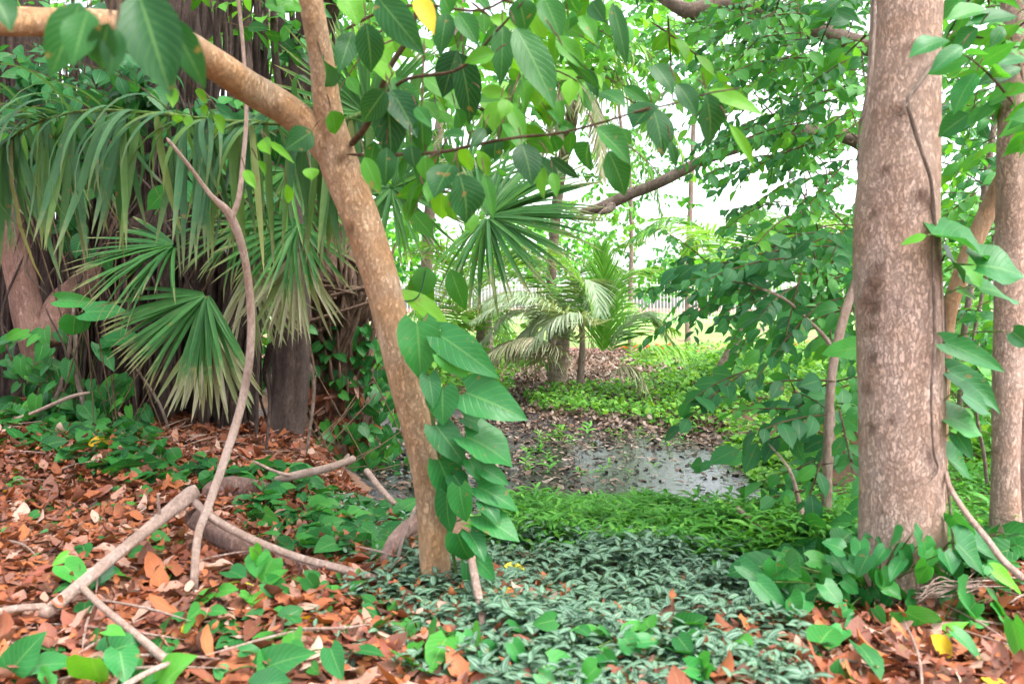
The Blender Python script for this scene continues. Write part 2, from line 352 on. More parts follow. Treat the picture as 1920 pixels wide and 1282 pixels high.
# litter lying on the ground
def litter(name, polys, m, size, prof=DEAD, lift=.02, tilt=.5, rr=(0, 1), label='', zf=None, curl=1.1, nu=2):
    a = Acc()
    for poly, n in polys:
        P = scatter(poly, n)
        if zf is not None: P = P[zf(P)]
        n = len(P); th = R.random(n)*6.283
        L = size*(.45+1.05*R.random(n)**1.7)
        T = np.column_stack([np.cos(th), np.sin(th), R.normal(.05, tilt*.45, n)])
        Nn = UP+rv(n, tilt); Nn[:, 2] = np.abs(Nn[:, 2])
        flip = R.random(n) < .4
        c = R.normal(.2, curl, n)
        O = P+np.column_stack([-np.cos(th)*L*.5, -np.sin(th)*L*.5, lift*R.random(n)+.004+np.abs(c)*L*.08])
        leaves(a, prof, O, T, Nn, L, L*(.36+.22*R.random(n)), c, R.normal(.05, .4, n), rr[0]+(rr[1]-rr[0])*R.random(n), nu=nu, rip=.25)
    o = a.build(name, m); o['kind'] = 'stuff'; o['label'] = label; o['category'] = 'leaf litter'; return o
litA = [(-1.35, .95), (1.4, .95), (1.75, 2.4), (1.2, 2.35), (.6, 1.9), (.0, 2.3), (-.3, 2.6), (-.7, 4.2), (-1.5, 5.2), (-3.6, 5.2), (-3.6, 3.4)]
LABL = 'curled orange brown dead leaves heaped across the open ground'
litter('leaf_litter', [(litA, 13500), ([(-3.6, 1.2), (.4, 1.2), (-.4, 2.4), (-1.1, 3.8), (-3.6, 4.4)], 12500), ([(.5, 1.0), (2, 1.0), (2, 2.1), (1, 2.), (.5, 1.6)], 4200), ([(-7, .3), (-3.6, .3), (-3.6, 5.2), (-7, 5.2)], 6500), ([(2, .3), (5, .3), (5, 3.4), (2, 2.4)], 4500)], M['litter'], .066, label=LABL, tilt=.27, curl=.75, nu=2)
poly_mud = gpoly([(760, 800), (900, 770), (960, 700), (1130, 690), (1330, 700), (1330, 770), (1450, 860), (1420, 930), (1010, 930), (900, 900)])
litter('mud_litter', [(poly_mud, 15000)], M['mudleaf'], .052, label='pale grey brown leaves matted on the mud round the pond', lift=.03,
       zf=lambda P: (P[:, 2] > -.4) & (R.random(len(P)) < np.where(P[:, 1] < 7.4, .45, 1)), tilt=.22)
litter('litter_fragments', [(litA, 6000), ([(-3.6, 1.2), (.4, 1.2), (-.4, 2.4), (-1.1, 3.8), (-3.6, 4.4)], 6000), ([(.5, 1.0), (2, 1.0), (2, 2.1), (1, 2.), (.5, 1.6)], 1800)], M['litter'], .026, label='broken crumbs of dead leaf strewn over the litter', tilt=.5, lift=.05, rr=(0, .75))
a = Acc()
for p_ in np.concatenate([scatter([(-3.4, 1.4), (.3, 1.4), (-.4, 2.6), (-1.2, 4.6), (-3.4, 4.6)], 120), scatter([(.6, 1.4), (1.9, 1.4), (1.6, 2.2), (.9, 2.)], 26)]):
    an = random.random()*6.28; l_ = random.uniform(.05, .22); e_ = np.array([math.cos(an), math.sin(an), random.gauss(0, .12)])*l_; p_ = p_+UP*random.uniform(.025, .05)
    tube(a, [p_-e_, p_+np.array([random.gauss(0, .015), random.gauss(0, .015), .008]), p_+e_], [.0025, .003, .0012], n=8, seg=5, rough=.15)
struct(a.build('twig_litter', M['stick']), 'stuff', 'thin broken twigs scattered over the brown dead leaves', 'twigs')
litter('far_litter', [(gpoly([(900, 770), (980, 660), (1250, 650), (1400, 830), (1100, 800)]), 12000)], M['mudleaf'], .075, label='pale pinkish dead leaves under the palms on the far bank', rr=(.6, 1), tilt=.3)
def fl(P): P[:, 2] = -.357; return (R.random(len(P)) < np.where((P[:, 0] > .5) & (P[:, 1] < 6.4), .2, .85)) & (G(P[:, 0], P[:, 1]) < -.345)
litter('floating_leaves', [([(-6, 4.2), (2, 4.2), (2.6, 6.), (2, 8.6), (-6, 8.6)], 17000)], M['mudleaf'], .06, lift=.006, tilt=.16, label='small fallen leaves floating on the dark pond water', zf=fl, curl=.4)
a = Acc(); P = scatter([(-3.4, 1.4), (1.5, 1.4), (1.0, 2.4), (-.6, 2.5), (-3, 4.8)], 45)
leaves(a, DEAD, P+UP*.03, np.column_stack([R.normal(0, 1, (45, 2)), R.normal(0, .2, 45)]), UP+rv(45, .3), .07, .035, R.normal(.4, .6, 45), .15)
o = a.build('yellow_leaves', M['yellow']); struct(o, 'stuff', 'scattered yellow fallen leaves among the brown litter', 'fallen leaves')

# striped groundcover: short stems with two-ranked striped leaves
def rosettes(a, P, hgt, nl, L, wr, prof, spread=.9, m_up=.3, stem=None, curl=.5, rr=(0, 1), nu=2, fold=.25):
    O, T, Nn, Ls, RR = [], [], [], [], []
    for p in P:
        cl = .5+.5*math.sin(p[0]*9+2*math.sin(p[1]*7))*math.sin(p[1]*11+p[0]*3); h = hgt*(.35+.7*random.random()+.6*cl); L_ = L*(.75+.45*cl)
        if random.random() > .55+.6*cl: continue
        L_ *= .8+.5*random.random(); lean = np.array([random.gauss(0, .35), random.gauss(0, .35), 1]); lean /= np.linalg.norm(lean)
        k = max(3, int(nl*(.7+.6*random.random()))); a0 = random.random()*6.28; r0 = random.random()
        for i in range(k):
            s = (i+1)/k; ang = a0+i*2.4
            dr = np.array([math.cos(ang), math.sin(ang), m_up+.5*s*s-.15+random.gauss(0, .15)])
            O.append(p+lean*h*s); T.append(dr); Nn.append(lean*1.-.0*dr+np.array([random.gauss(0, .2), random.gauss(0, .2), .3]))
            Ls.append(L_*(1.15-.45*s)*(.75+.5*random.random())); RR.append(min(1, max(0, r0*.6+.4*random.random())))
        if stem is not None: tube(stem, [p-UP*.01, p+lean*h], [.0022, .0016], n=3, seg=4)
    Ls = np.array(Ls); RR = rr[0]+(rr[1]-rr[0])*np.array(RR)
    leaves(a, prof, np.array(O), np.array(T), np.array(Nn), Ls, Ls*wr, curl, fold, RR, nu=nu)
zp = gpoly([(690, 1130), (760, 1060), (880, 1035), (960, 1020), (1200, 1020), (1380, 1040), (1440, 1090), (1500, 1170), (1530, 1290), (1450, 1400), (950, 1400), (900, 1240), (860, 1200), (760, 1180)])
zq = gpoly([(560, 1282), (600, 1150), (700, 1080), (790, 1050), (900, 1040), (1000, 1120), (1200, 1230), (1600, 1240), (1620, 1282)])
zr = gpoly([(560, 960), (720, 930), (800, 1000), (740, 1080), (600, 1060)])
a = Acc(); s_ = Acc()
rosettes(a, np.concatenate([scatter(zp, 1350), scatter(zq, 210), scatter(zr, 90)]), 0.052, 7, .045, .4, ZEB, stem=s_, curl=.7)
o = a.build('striped_groundcover', M['zebra'], also=[(s_, M['stem'])]); struct(o, 'stuff', 'low mat of silver striped green trailing leaves', 'ground cover')
# fresh green herbs in front of the pond
hp = gpoly([(880, 1015), (930, 985), (1010, 965), (1230, 968), (1420, 972), (1560, 1000), (1600, 1040), (1380, 1065), (1200, 1040), (960, 1035)])
a = Acc(); rosettes(a, scatter(hp, 2300), .075, 9, .06, .22, ZEB, curl=.9, m_up=.5)
a2 = gpoly([(1420, 965), (1640, 930), (1920, 900), (1920, 1040), (1760, 1060), (1480, 1040)])
rosettes(a, scatter(a2, 1000), .1, 8, .06, .3, ZEB, curl=.8, m_up=.4)
rosettes(a, scatter(gpoly([(960, 900), (1010, 830), (1150, 800), (1330, 830), (1420, 900), (1300, 925)]), 45), .12, 10, .08, .25, ZEB, curl=.9, m_up=.6, rr=(.4, 1))
o = a.build('green_herbs', M['herb']); struct(o, 'stuff', 'dense fresh green narrow leaved herbs along the front of the pond', 'ground cover')
# bright creeping cover on the far bank
a = Acc()
def flatcover(poly, n, L, hmax, rr=(0, 1), wr=.8, prof=HELOW):
    P = scatter(poly, n); th = R.random(n)*6.283
    T = np.column_stack([np.cos(th), np.sin(th), R.normal(-.1, .35, n)])
    Ls = L*(.6+.7*R.random(n))
    leaves(a, prof, P+UP*(R.random(n)**1.5*hmax+.01)[:, None], T, UP+rv(n, .45)+np.array([0, -.25, 0]), Ls, Ls*wr, .5, .2, rr[0]+(rr[1]-rr[0])*R.random(n))
flatcover(gpoly([(1290, 720), (1400, 660), (1600, 658), (1600, 700), (1640, 830), (1500, 930), (1400, 900), (1340, 800), (1240, 770)]), 12000, 0.054, .2)
flatcover(gpoly([(980, 750), (1100, 735), (1300, 690), (1560, 657), (1560, 720), (1360, 790), (1300, 820), (1180, 790), (1000, 775)]), 10400, 0.054, .16)
flatcover(gpoly([(1160, 690), (1280, 657), (1920, 655), (1920, 720), (1500, 720)]), 8800, 0.072, .22)
flatcover(gpoly([(1640, 700), (1920, 700), (1920, 900), (1640, 900)]), 5120, 0.061, .3)
flatcover(gpoly([(700, 660), (900, 640), (980, 650), (960, 740), (760, 800), (700, 760)]), 3000, .09, .3)
flatcover(gpoly([(1400, 830), (1500, 850), (1560, 950), (1420, 930), (1340, 860)]), 1600, .06, .1)
flatcover([(2.6, 2.6), (7, 2.8), (9, 12), (4, 12), (2.4, 6)], 9000, .08, .25)
flatcover([(-9, 5), (-4.6, 5), (-4.2, 9), (-5, 16), (-10, 16)], 6000, .08, .25)
o = a.build('creeping_cover', M['cover']); struct(o, 'stuff', 'bright green creeping leaves carpeting the far bank', 'ground cover')
# dark heart leaved carpet on the bank below the fig
a = Acc()
flatcover(gpoly([(60, 830), (130, 790), (230, 800), (330, 880), (560, 900), (620, 960), (420, 940), (200, 910), (80, 870)]), 520, .085, .07, (0, .8))
flatcover(gpoly([(440, 960), (600, 930), (780, 960), (740, 1060), (560, 1060), (480, 1020)]), 480, .075, .06, (.1, .8))
flatcover(gpoly([(0, 790), (60, 760), (140, 770), (120, 850), (0, 850)]), 120, .085, .1, (0, .8))
flatcover(gpoly([(1380, 1100), (1560, 1040), (1920, 1040), (1920, 1130), (1700, 1120), (1500, 1170)]), 200, .1, .1, (.1, .9))
flatcover(gpoly([(700, 1282), (800, 1220), (1200, 1200), (1500, 1230), (1700, 1282)]), 55, .07, .07, (.3, 1), .8)
flatcover(gpoly([(0, 1282), (300, 1180), (700, 1100), (900, 1282)]), 90, .055, .05, (.3, 1), .8)
flatcover(gpoly([(0, 880), (300, 900), (700, 1100), (300, 1180), (0, 1150)]), 90, .05, .04, (.3, 1), .8)
o = a.build('ivy_carpet', M['ivy']); struct(o, 'stuff', 'dark green heart shaped leaves creeping over the brown litter', 'ground cover')

# ------------------------------------------------------------------ placed leaves: (base px, base py, tip px, tip py, width px, distance, tone, nod)
def placed(acc, L, prof, face=.8, nu=4, curl=.5, jit=.25, dd=.06, pet=None, petdir=None):
    for (bx, by, tx, ty, w, d, *e) in L:
        if max(by, ty) > 900: d = min(d, hit((bx+tx)/2, max(by, ty)+8)[1]-.05)
        tone = e[0] if e else random.random()*.8
        d2 = d+random.uniform(-dd, dd)
        A, B = W(bx, by, d), W(tx, ty, d2); T = B-A; Ln = np.linalg.norm(T); T = T/Ln
        vw = nz(CAM-(A+B)/2)
        n0 = nz(vw*face+UP*.55+np.array([random.gauss(0, jit), 0, random.gauss(0, jit)]))
        n0 = nz(n0-T*np.dot(n0, T))
        cosv = max(.45, abs(np.dot(n0, nz(vw-T*np.dot(vw, T)))))
        c = curl*(.5+random.random())
        leaves(acc, prof, A, T, n0, Ln*(1+c*c/10), w/F*d/cosv, c, random.uniform(.08, .4), tone, nu=nu, rip=random.uniform(.04, .16))
        if pet is not None:
            q = petdir(A, T) if petdir else A-T*.03+UP*.015
            tube(pet, [A, (A+q)/2+UP*.004, q], [.0016, .0016, .002], n=5, seg=5)

# ------------------------------------------------------------------ the forked tree
base = hit(818, 1108)
dF = base[1]
ft = thing('forked_tree', 'slender orange barked tree leaning and forking low with a limb', 'tree', base)
a = Acc()
kn = [(W(655, 430, dF-.05), .016, .9), (W(640, 300, dF-.05), .02, .3), (W(790, 800, dF-.04), .008, .5), (W(800, 1090, dF-.03), .02, .8), (W(600, 20, 1.9), .01, .6)]
tpx(a, [(822, 1150, 78.1, dF), (820, 1105, 67.0, dF), (815, 1040, 57.7, dF), (806, 930, 53.9, dF), (788, 830, 57.7, dF), (755, 690, 63.2, dF), (715, 530, 67.0, dF), (672, 400, 70.7, dF), (634, 300, 72.5, dF), (617, 215, 53.9, dF-.05), (603, 110, 46.5, dF-.1), (583, 0, 44.6, dF-.16), (560, -160, 42.8, dF-.2), (545, -420, 37.2, dF-.1), (560, -700, 27.9, dF)],
    n=150, seg=28, rough=.035, knots=kn)
tpx(a, [(640, 330, 40, dF), (600, 262, 62, dF-.02), (545, 212, 60, dF-.08), (470, 165, 60, dF-.18), (400, 118, 60, dF-.3), (320, 70, 55, dF-.42), (200, 45, 52, dF-.55), (60, 42, 52, dF-.65), (-60, 30, 52, dF-.75), (-300, -60, 46, dF-.8)], n=90, seg=22, rough=.05, knots=[(W(520, 200, dF-.15), .012, .6)], seed=2)
a.build('trunk', M['bark_fork'], ft)
# twigs
tw = Acc()
def twig(L, w0=.004, w1=.0018, n=24, acc=None): tube(tw if acc is None else acc, [W(*p) for p in L], np.linspace(w0, w1, len(L)), n=n, seg=6)
twig([(655, 275, dF), (690, 230, 2.0), (730, 130, 1.9), (770, 60, 1.85), (800, -60, 1.8)], .009, .006)
twig([(700, 200, 1.95), (760, 150, 1.8), (860, 130, 1.7), (930, 60, 1.65), (985, 0, 1.6)], .005, .002)
twig([(640, 290, dF), (740, 290, 1.9), (828, 285, 1.8), (890, 272, 1.75), (968, 258, 1.7), (1042, 251, 1.7), (1110, 235, 1.66), (1177, 215, 1.62), (1228, 198, 1.6)], .005, .002)
twig([(1177, 215, 1.62), (1280, 190, 1.58), (1330, 175, 1.55), (1390, 165, 1.55)], .0022, .0015)
twig([(828, 285, 1.8), (800, 300, 1.78), (790, 340, 1.76), (830, 360, 1.75), (880, 330, 1.74)], .003, .0015)
twig([(640, 60, 1.9), (720, 20, 1.8), (800, 10, 1.7), (900, 20, 1.6), (1000, -20, 1.5), (1180, -20, 1.5)], .004, .002)
twig([(330, 60, 1.62), (300, -10, 1.3), (260, -40, 1.), (230, -60, .9), (150, -30, .85)], .005, .002)
twig([(1110, 235, 1.66), (1160, 260, 1.7), (1210, 300, 1.7), (1240, 330, 1.7)], .002, .0015)
lf = Acc()
def Z(L, ox, oy, sc, d0, d1):
    return [(x0/sc+ox, y0/sc+oy, x1/sc+ox, y1/sc+oy, w/sc, random.uniform(d0, d1), *e) for (x0, y0, x1, y1, w, *e) in L]
A1 = [(200, -20, 430, 270, 190, .25), (140, 130, 185, 400, 160, .15), (60, 180, -5, 370, 130, .2), (590, 75, 545, 275, 125, .3), (655, 75, 760, 215, 120, .45), (650, 285, 560, 520, 165, .05), (655, 295, 775, 695, 165, .1),
 (900, 140, 905, 430, 135, .35), (975, 155, 1215, 560, 185, .4), (855, 300, 690, 330, 95, .8), (785, 505, 925, 520, 75, .9), (1200, 205, 1370, 365, 105, .75), (1245, 285, 1440, 530, 60, .3), (1020, 455, 1040, 640, 110, .75), (1080, 495, 1155, 615, 90, .9),
 (890, 565, 830, 705, 130, .9), (940, 600, 1030, 735, 90, .8), (250, 500, 105, 690, 150, .15), (255, 515, 290, 875, 200, .1), (280, 505, 420, 725, 165, .1), (290, 435, 405, 590, 120, .5), (450, 655, 455, 870, 120, .3), (620, 925, 505, 1060, 140, .2), (660, 975, 752, 1245, 200, .15),
 (560, 1075, 548, 1258, 115, .9), (600, 1075, 637, 1245, 85, .85), (800, 985, 850, 1195, 85, .6), (255, 825, 250, 1025, 115, .25), (185, 795, 150, 965, 90, .4), (390, 815, 405, 935, 105, .1), (470, 875, 470, 1005, 105, .7), (712, 835, 688, 965, 105, .95), (770, 845, 832, 985, 75, .95), (1010, 805, 1080, 995, 160, .1),
 (1080, 875, 1220, 1010, 95, .2), (1125, 935, 1108, 1085, 65, .9), (1180, 965, 1203, 1075, 65, .8), (1165, 875, 1362, 1022, 62, .05), (1385, 795, 1330, 975, 135, .2), (1490, 845, 1625, 1095, 160, .4), (1425, 715, 1645, 905, 125, .45), (1755, 585, 1615, 680, 115, .15), (1740, 605, 1835, 855, 135, .2), (1715, 695, 1805, 835, 65, .6), (1840, 795, 1875, 925, 55, .3),
 (870, 775, 838, 885, 115, .2), (1400, 10, 1465, 115, 110, .2), (1515, 20, 1605, 320, 95, .3), (1445, 515, 1585, 540, 62, .35), (1360, 385, 1445, 545, 75, .2), (1580, 485, 1725, 565, 75, .5), (990, -10, 1045, 175, 160, .35), (1130, -20, 1235, 205, 150, .5), (1275, -20, 1315, 85, 110, .3), (830, 100, 1005, 145, 75, .95), (1065, 60, 1155, 215, 105, .95), (955, 300, 990, 440, 100, .9), (1745, 360, 1865, 485, 105, .25),
 (740, -20, 870, 60, 110, .4), (560, -30, 620, 80, 130, .5), (20, -30, 100, 130, 150, .85), (640, 610, 700, 760, 90, .5), (520, 1000, 480, 1110, 90, .7), (1210, 700, 1310, 720, 60, .5), (1220, 560, 1230, 690, 55, .7), (1150, 620, 1310, 720, 45, .5), (1660, 640, 1700, 740, 70, .7), (420, 600, 490, 680, 80, .4), (130, 880, 200, 1070, 100, .75), (700, 1180, 740, 1280, 90, .8), (1560, 720, 1620, 800, 70, .6),
 (800, 720, 740, 800, 70, .1), (690, 760, 560, 740, 60, .3), (930, 560, 900, 640, 90, .9), (1110, 100, 1060, 200, 90, .95), (1340, 90, 1420, 190, 90, .7), (1270, 110, 1290, 200, 80, .4), (1540, 300, 1560, 420, 70, .3)]
placed(lf, Z(A1, 640, 0, 2.981, 1.55, 1.85), OVATE, pet=tw)
A2 = [(130, 525, 212, 845, 145, .2), (145, 505, 462, 605, 80, .9), (260, 695, 445, 925, 58, .9), (-30, 470, 95, 615, 110, .2)]
placed(lf, Z(A2, 1280, 0, 2.981, 1.5, 1.6), OVATE, pet=tw)
A3 = [(690, 20, 430, 650, 330, .3), (760, 90, 600, 530, 280, .35), (930, 200, 820, 620, 230, .1), (1190, -60, 1430, 730, 500, .15), (1440, 150, 1775, 725, 260, .2), (-60, -60, 95, 160, 220, .2), (1000, 250, 930, 640, 200, .2)]
placed(lf, Z(A3, 0, 0, 4.571, .82, .92), OVATE, pet=tw, dd=.03)
A4 = [(1745, 735, 1600, 830, 150), (1850, 620, 1900, 760, 110), (1800, 330, 1860, 470, 120), (1640, 0, 1560, 40, 160), (1480, 30, 1660, 20, 90), (955, 480, 970, 590, 70, .9), (990, 640, 995, 690, 60, .95), (1090, 510, 1180, 570, 60, .9), (1190, 650, 1280, 740, 70, .9), (1470, 780, 1500, 850, 80, .9), (1730, 940, 1745, 1000, 90, .9), (1600, 1030, 1640, 1170, 55, .9), (1370, 950, 1420, 1040, 60, .9), (1060, 650, 1040, 700, 50, .9), (1120, 600, 1170, 640, 60, .9), (1440, 900, 1520, 990, 40, .8), (1500, 790, 1640, 890, 40, .9), (930, 460, 830, 420, 60, .7)]
placed(lf, Z(A4, 0, 0, 2.981, 1.75, 2.05), OVATE, pet=tw)
placed(lf, [(792, -8, 815, 45, 36, 1.7, .5)], OVATE, pet=tw)
# looser leaves filling in behind, on their own little sprays
def spray(acc, tacc, p0, dv, ln, n, L, wr, up=.6, droop=.35, toward=.5, rr=(0, 1), jit=.4, prof=None):
    dv = nz(dv); side = nz(np.cross(dv, UP)+1e-6)
    t = np.linspace(0, 1, 7)[:, None]; path = p0+dv*ln*t-UP*(droop*ln*t**2*.6)
    if tacc is not None: tube(tacc, path, np.linspace(.004, .0014, 7), n=9, seg=5)
    k = np.arange(n); s = (.15+.85*(k+.5)/n); O = np.stack([np.interp(s, t[:, 0], path[:, i]) for i in range(3)], -1)
    sg = np.where(k % 2, 1., -1.)[:, None]
    T = dv*.55+side*sg*(.75+.3*R.random((n, 1)))-UP*(.15+.55*R.random((n, 1)))+rv(n, .25)
    Nn = UP*up+np.array([0, -toward, 0])+rv(n, jit)
    Ls = L*(.7+.6*random.random())*(.65+.6*R.random(n))
    leaves(acc, prof or OVMID, O, T, Nn, Ls, Ls*wr*(.8+.3*R.random(n)), .2+.9*R.random(n), .18, np.clip(rr[0]+(rr[1]-rr[0])*(.65*R.random()+.35*R.random(n)), 0, 1))
def pxregion(poly, n, d0, d1):
    P = np.array(poly, float); lo, hi = P.min(0), P.max(0); out = []
    while len(out) < n:
        q = lo+R.random((n, 2))*(hi-lo); out += list(q[inpoly(P, q)])
    return [W(q[0], q[1], random.uniform(d0, d1)) for q in out[:n]]
for p in pxregion([(690, -40), (1240, -40), (1260, 60), (1150, 180), (1000, 240), (830, 260), (720, 160)], 26, 2., 3.):
    spray(lf, tw, p, [random.gauss(.4, .5), random.gauss(0, .5), -.3], .32, 7, .1, .5, rr=(.45, 1))
# unseen crown above the picture, added to shade the near ground
for k in range(170):
    x, y = random.gauss(-.3, 1.5), 1.5+abs(random.gauss(0, 1.4)); z = 2.35+abs(random.gauss(.5, .5))
    spray(lf, tw, np.array([x, y, z]), [random.gauss(0, 1), random.gauss(0, 1), -.1], .5, 9, .12, .5, prof=OVLOW)
lf.build('crown', M['canopy'], ft, also=[(tw, M['twig'])])
a = Acc(); placed(a, [(783, -6, 812, 46, 36, 1.62, .2)], OVATE); a.build('yellowing_leaf', M['yellow'], ft)

# vine with big heart shaped leaves climbing the forked tree
vt = thing('climbing_vine', 'vine of large glossy heart shaped leaves climbing the leaning orange trunk', 'vine', hit(852, 1104))
a = Acc(); dv = dF-.05
tpx(a, [(862, 1120, 6, dv), (850, 1040, 7, dv), (835, 960, 8, dv), (828, 880, 8, dv), (812, 790, 8, dv-.02), (800, 700, 8, dv-.02), (782, 600, 6, dv)], n=50, seg=7, rough=.1)
VL = [(782, 606, 791, 714, 80, .45), (828, 630, 936, 703, 66, .3), (826, 664, 884, 710, 38, .7), (875, 736, 990, 780, 78, .3), (830, 728, 828, 798, 64, .25), (804, 705, 815, 762, 40, .15), (870, 782, 934, 806, 36, .25), (873, 818, 970, 858, 72, .35), (818, 798, 876, 872, 58, .15),
 (823, 862, 858, 944, 66, .25), (862, 912, 870, 984, 48, .45), (838, 925, 836, 1008, 44, .2), (896, 912, 977, 950, 46, .35), (902, 966, 976, 1008, 54, .4), (858, 1000, 880, 1062, 52, .35), (892, 1048, 940, 1086, 40, .3), (874, 1056, 876, 1100, 22, .3), (902, 876, 958, 908, 34, .25), (880, 862, 902, 900, 30, .35), (850, 890, 880, 930, 40, .1), (880, 1000, 912, 1042, 36, .2), (905, 940, 940, 980, 34, .15)]
pv = Acc()
def stemto(A, T):
    z = A[2]; yv = HZ-(z-H)/dv*F
    sx = np.interp(yv, [600, 700, 790, 880, 960, 1040, 1120], [782, 800, 812, 828, 835, 850, 862])
    return W(sx, yv+25, dv)
for q in VL:
    b = Acc(); placed(b, [q[:5]+(dv-.03-.05*random.random(), q[5])], HEART, curl=.45, face=.75, pet=a, petdir=stemto)
    b.build('leaf', M['vine'], vt)
a.build('stem', M['stem'], vt)
a = Acc(); placed(a, [(748, 545, 862, 610, 34, dF+.15, 1.)], OVATE, face=.4, curl=.7); placed(a, [(800, 500, 790, 560, 46, dF+.3, .6), (845, 505, 870, 580, 40, dF+.3, .6), (770, 520, 820, 590, 50, dF+.3, .8)], OVATE)
tpx(a, [(715, 560, 4, dF+.1), (780, 560, 3, dF+.15), (800, 500, 3, dF+.3)], n=12, seg=5)
a.build('side_shoot', M['canopy'], ft)

# ------------------------------------------------------------------ the big pale trunk
bb = hit(1695, 1125); dB = bb[1]
bt = thing('pale_barked_tree', 'stout straight tree with pale pinkish cracked bark and climbing stems', 'tree', bb)
def onB(px, py):                      # point on the near face of the pale trunk under a pixel
    cx = (np.interp(py, [60, 190, 330, 450, 620, 800, 1060], [1698, 1692, 1684, 1680, 1685, 1690, 1692])-960)/F*dB
    for d in np.linspace(dB-.16, dB+.02, 80):
        if math.hypot((px-960)/F*d-cx, d-dB) < .1: return W(px, py, d)
    return W(px, py, dB-.08)
a = Acc(); s = dB-.1
kn = [(onB(1640, 540), .032, .3), (onB(1635, 575), .035, .3), (onB(1640, 672), .017, 1.), (onB(1720, 95), .032, .25), (onB(1660, 320), .015, .3), (onB(1722, 370), .022, .25), (onB(1630, 730), .02, .4), (onB(1636, 615), .024, .4), (onB(1672, 790), .012, .5), (onB(1638, 800), .016, .5), (onB(1645, 505), .02, .5), (onB(1640, 400), .012, .4), (onB(1745, 850), .012, .4), (onB(1690, 210), .02, .3), (onB(1700, 640), .009, .3), (onB(1716, 900), .01, .3), (onB(1660, 960), .012, .4)]
tpx(a, [(1686, 1200, 190, dB), (1690, 1120, 172, dB), (1692, 1060, 156, dB), (1692, 960, 149, dB), (1690, 800, 148, dB), (1685, 620, 150, dB), (1680, 450, 150, dB), (1684, 330, 142, dB), (1692, 190, 130, dB), (1698, 60, 124, dB), (1704, -80, 124, dB), (1712, -300, 116, dB), (1700, -700, 90, dB+.1), (1690, -1100, 70, dB+.1)], n=220, seg=56, rough=.018, knots=kn)
a.build('trunk', M['bark_big'], bt)
lf = Acc(); tw = Acc()
for k in range(200):  # overhead leaves out of view, added as shade and kept forward of the viewer
    x, y = random.gauss(1.3, 1.8), 1.9+abs(random.gauss(0, 1.7)); z = 2.7+abs(random.gauss(.7, .7))
    spray(lf, tw, np.array([x, y, z]), [random.gauss(0, 1), random.gauss(0, 1), -.1], .55, 9, .13, .5, prof=OVLOW)
lf.build('crown', M['canopy'], bt, also=[(tw, M['twig'])])
# climbing stems and big leaves beside it
bv = thing('climbing_aroid', 'climbing stems with long glossy leaves on the pale pinkish trunk', 'vine', hit(1765, 1120))
a = Acc()
e = dB-.03
tpx(a, [(1640, -20, 8, e-.03), (1638, 60, 8, e-.04), (1632, 140, 8, e-.05), (1620, 210, 7, e-.06), (1612, 240, 5, e-.05), (1608, 330, 4, e-.04)], n=40, seg=7, rough=.2)
tpx(a, [(1762, 40, 8, e-.02), (1752, 110, 8, e-.04), (1720, 160, 8, e-.11), (1702, 190, 7, e-.12), (1712, 235, 7, e-.12), (1730, 290, 7, e-.11), (1745, 340, 7, e-.09), (1752, 420, 9, e-.06), (1760, 520, 9, e-.05), (1765, 640, 8, e-.04), (1762, 760, 8, e-.04), (1768, 900, 8, e-.03), (1772, 1010, 8, e-.03), (1775, 1110, 8, e-.02)], n=120, seg=8, rough=.18)
tpx(a, [(1752, 430, 6, e-.07), (1750, 520, 6, e-.08), (1752, 640, 6, e-.08), (1746, 740, 5, e-.09), (1750, 840, 5, e-.08), (1758, 880, 4, e-.07), (1740, 905, 3, e-.1)], n=60, seg=6, rough=.15)
tpx(a, [(1770, 560, 6, e), (1772, 700, 6, e), (1768, 830, 6, e), (1776, 900, 6, e-.02), (1786, 1000, 5, e-.04), (1790, 1090, 4, e-.05)], n=50, seg=6, rough=.15)
tpx(a, [(1702, 192, 5, e-.13), (1690, 212, 5, e-.135), (1682, 215, 4, e-.13), (1665, 195, 2, e-.125)], n=14, seg=6, rough=.2)
RV = [(1746, 437, 1870, 464, 62, dB-.12, .45), (1831, 497, 1928, 505, 72, dB-.1, .35), (1775, 480, 1818, 526, 32, dB-.1, .3), (1812, 495, 1846, 538, 32, dB, .9), (1833, 540, 1914, 543, 52, dB, .4), (1737, 441, 1688, 457, 16, dB-.2, .95), (1793, 546, 1842, 558, 18, dB-.02, .85), (1773, 643, 1902, 692, 42, dB-.1, .35), (1612, 652, 1541, 657, 42, dB+.25, .75), (1780, 698, 1910, 768, 46, dB-.05, .2), (1807, 738, 1863, 772, 40, dB-.1, .2), (1772, 780, 1850, 806, 54, dB-.05, .6), (1793, 813, 1824, 858, 30, dB, .2), (1776, 858, 1830, 896, 38, dB, .3), (1787, 966, 1827, 1017, 32, dB-.1, .4), (1793, 1018, 1862, 1080, 46, dB-.15, .2), (1808, 1012, 1906, 1052, 36, dB-.05, .15), (1778, 1040, 1800, 1090, 40, dB-.15, .3), (1898, 622, 1935, 650, 40, dB-.2, .1)]
pet = Acc()
for q in RV:
    b = Acc(); placed(b, [q], HEART if q[4] > 25 else OVATE, curl=.35, face=.6); b.build('leaf', M['vine'], bv)
    A = W(q[0], q[1], q[5]); S2 = W(1765 if q[0] > 1700 else 1640, q[1]+18, e-.04); tube(pet, [A, (A+S2)/2+UP*.012, S2], [.0022]*3, n=6, seg=5)
a.build('stem', M['bark_grey'], bv, also=[(pet, M['stem'])])


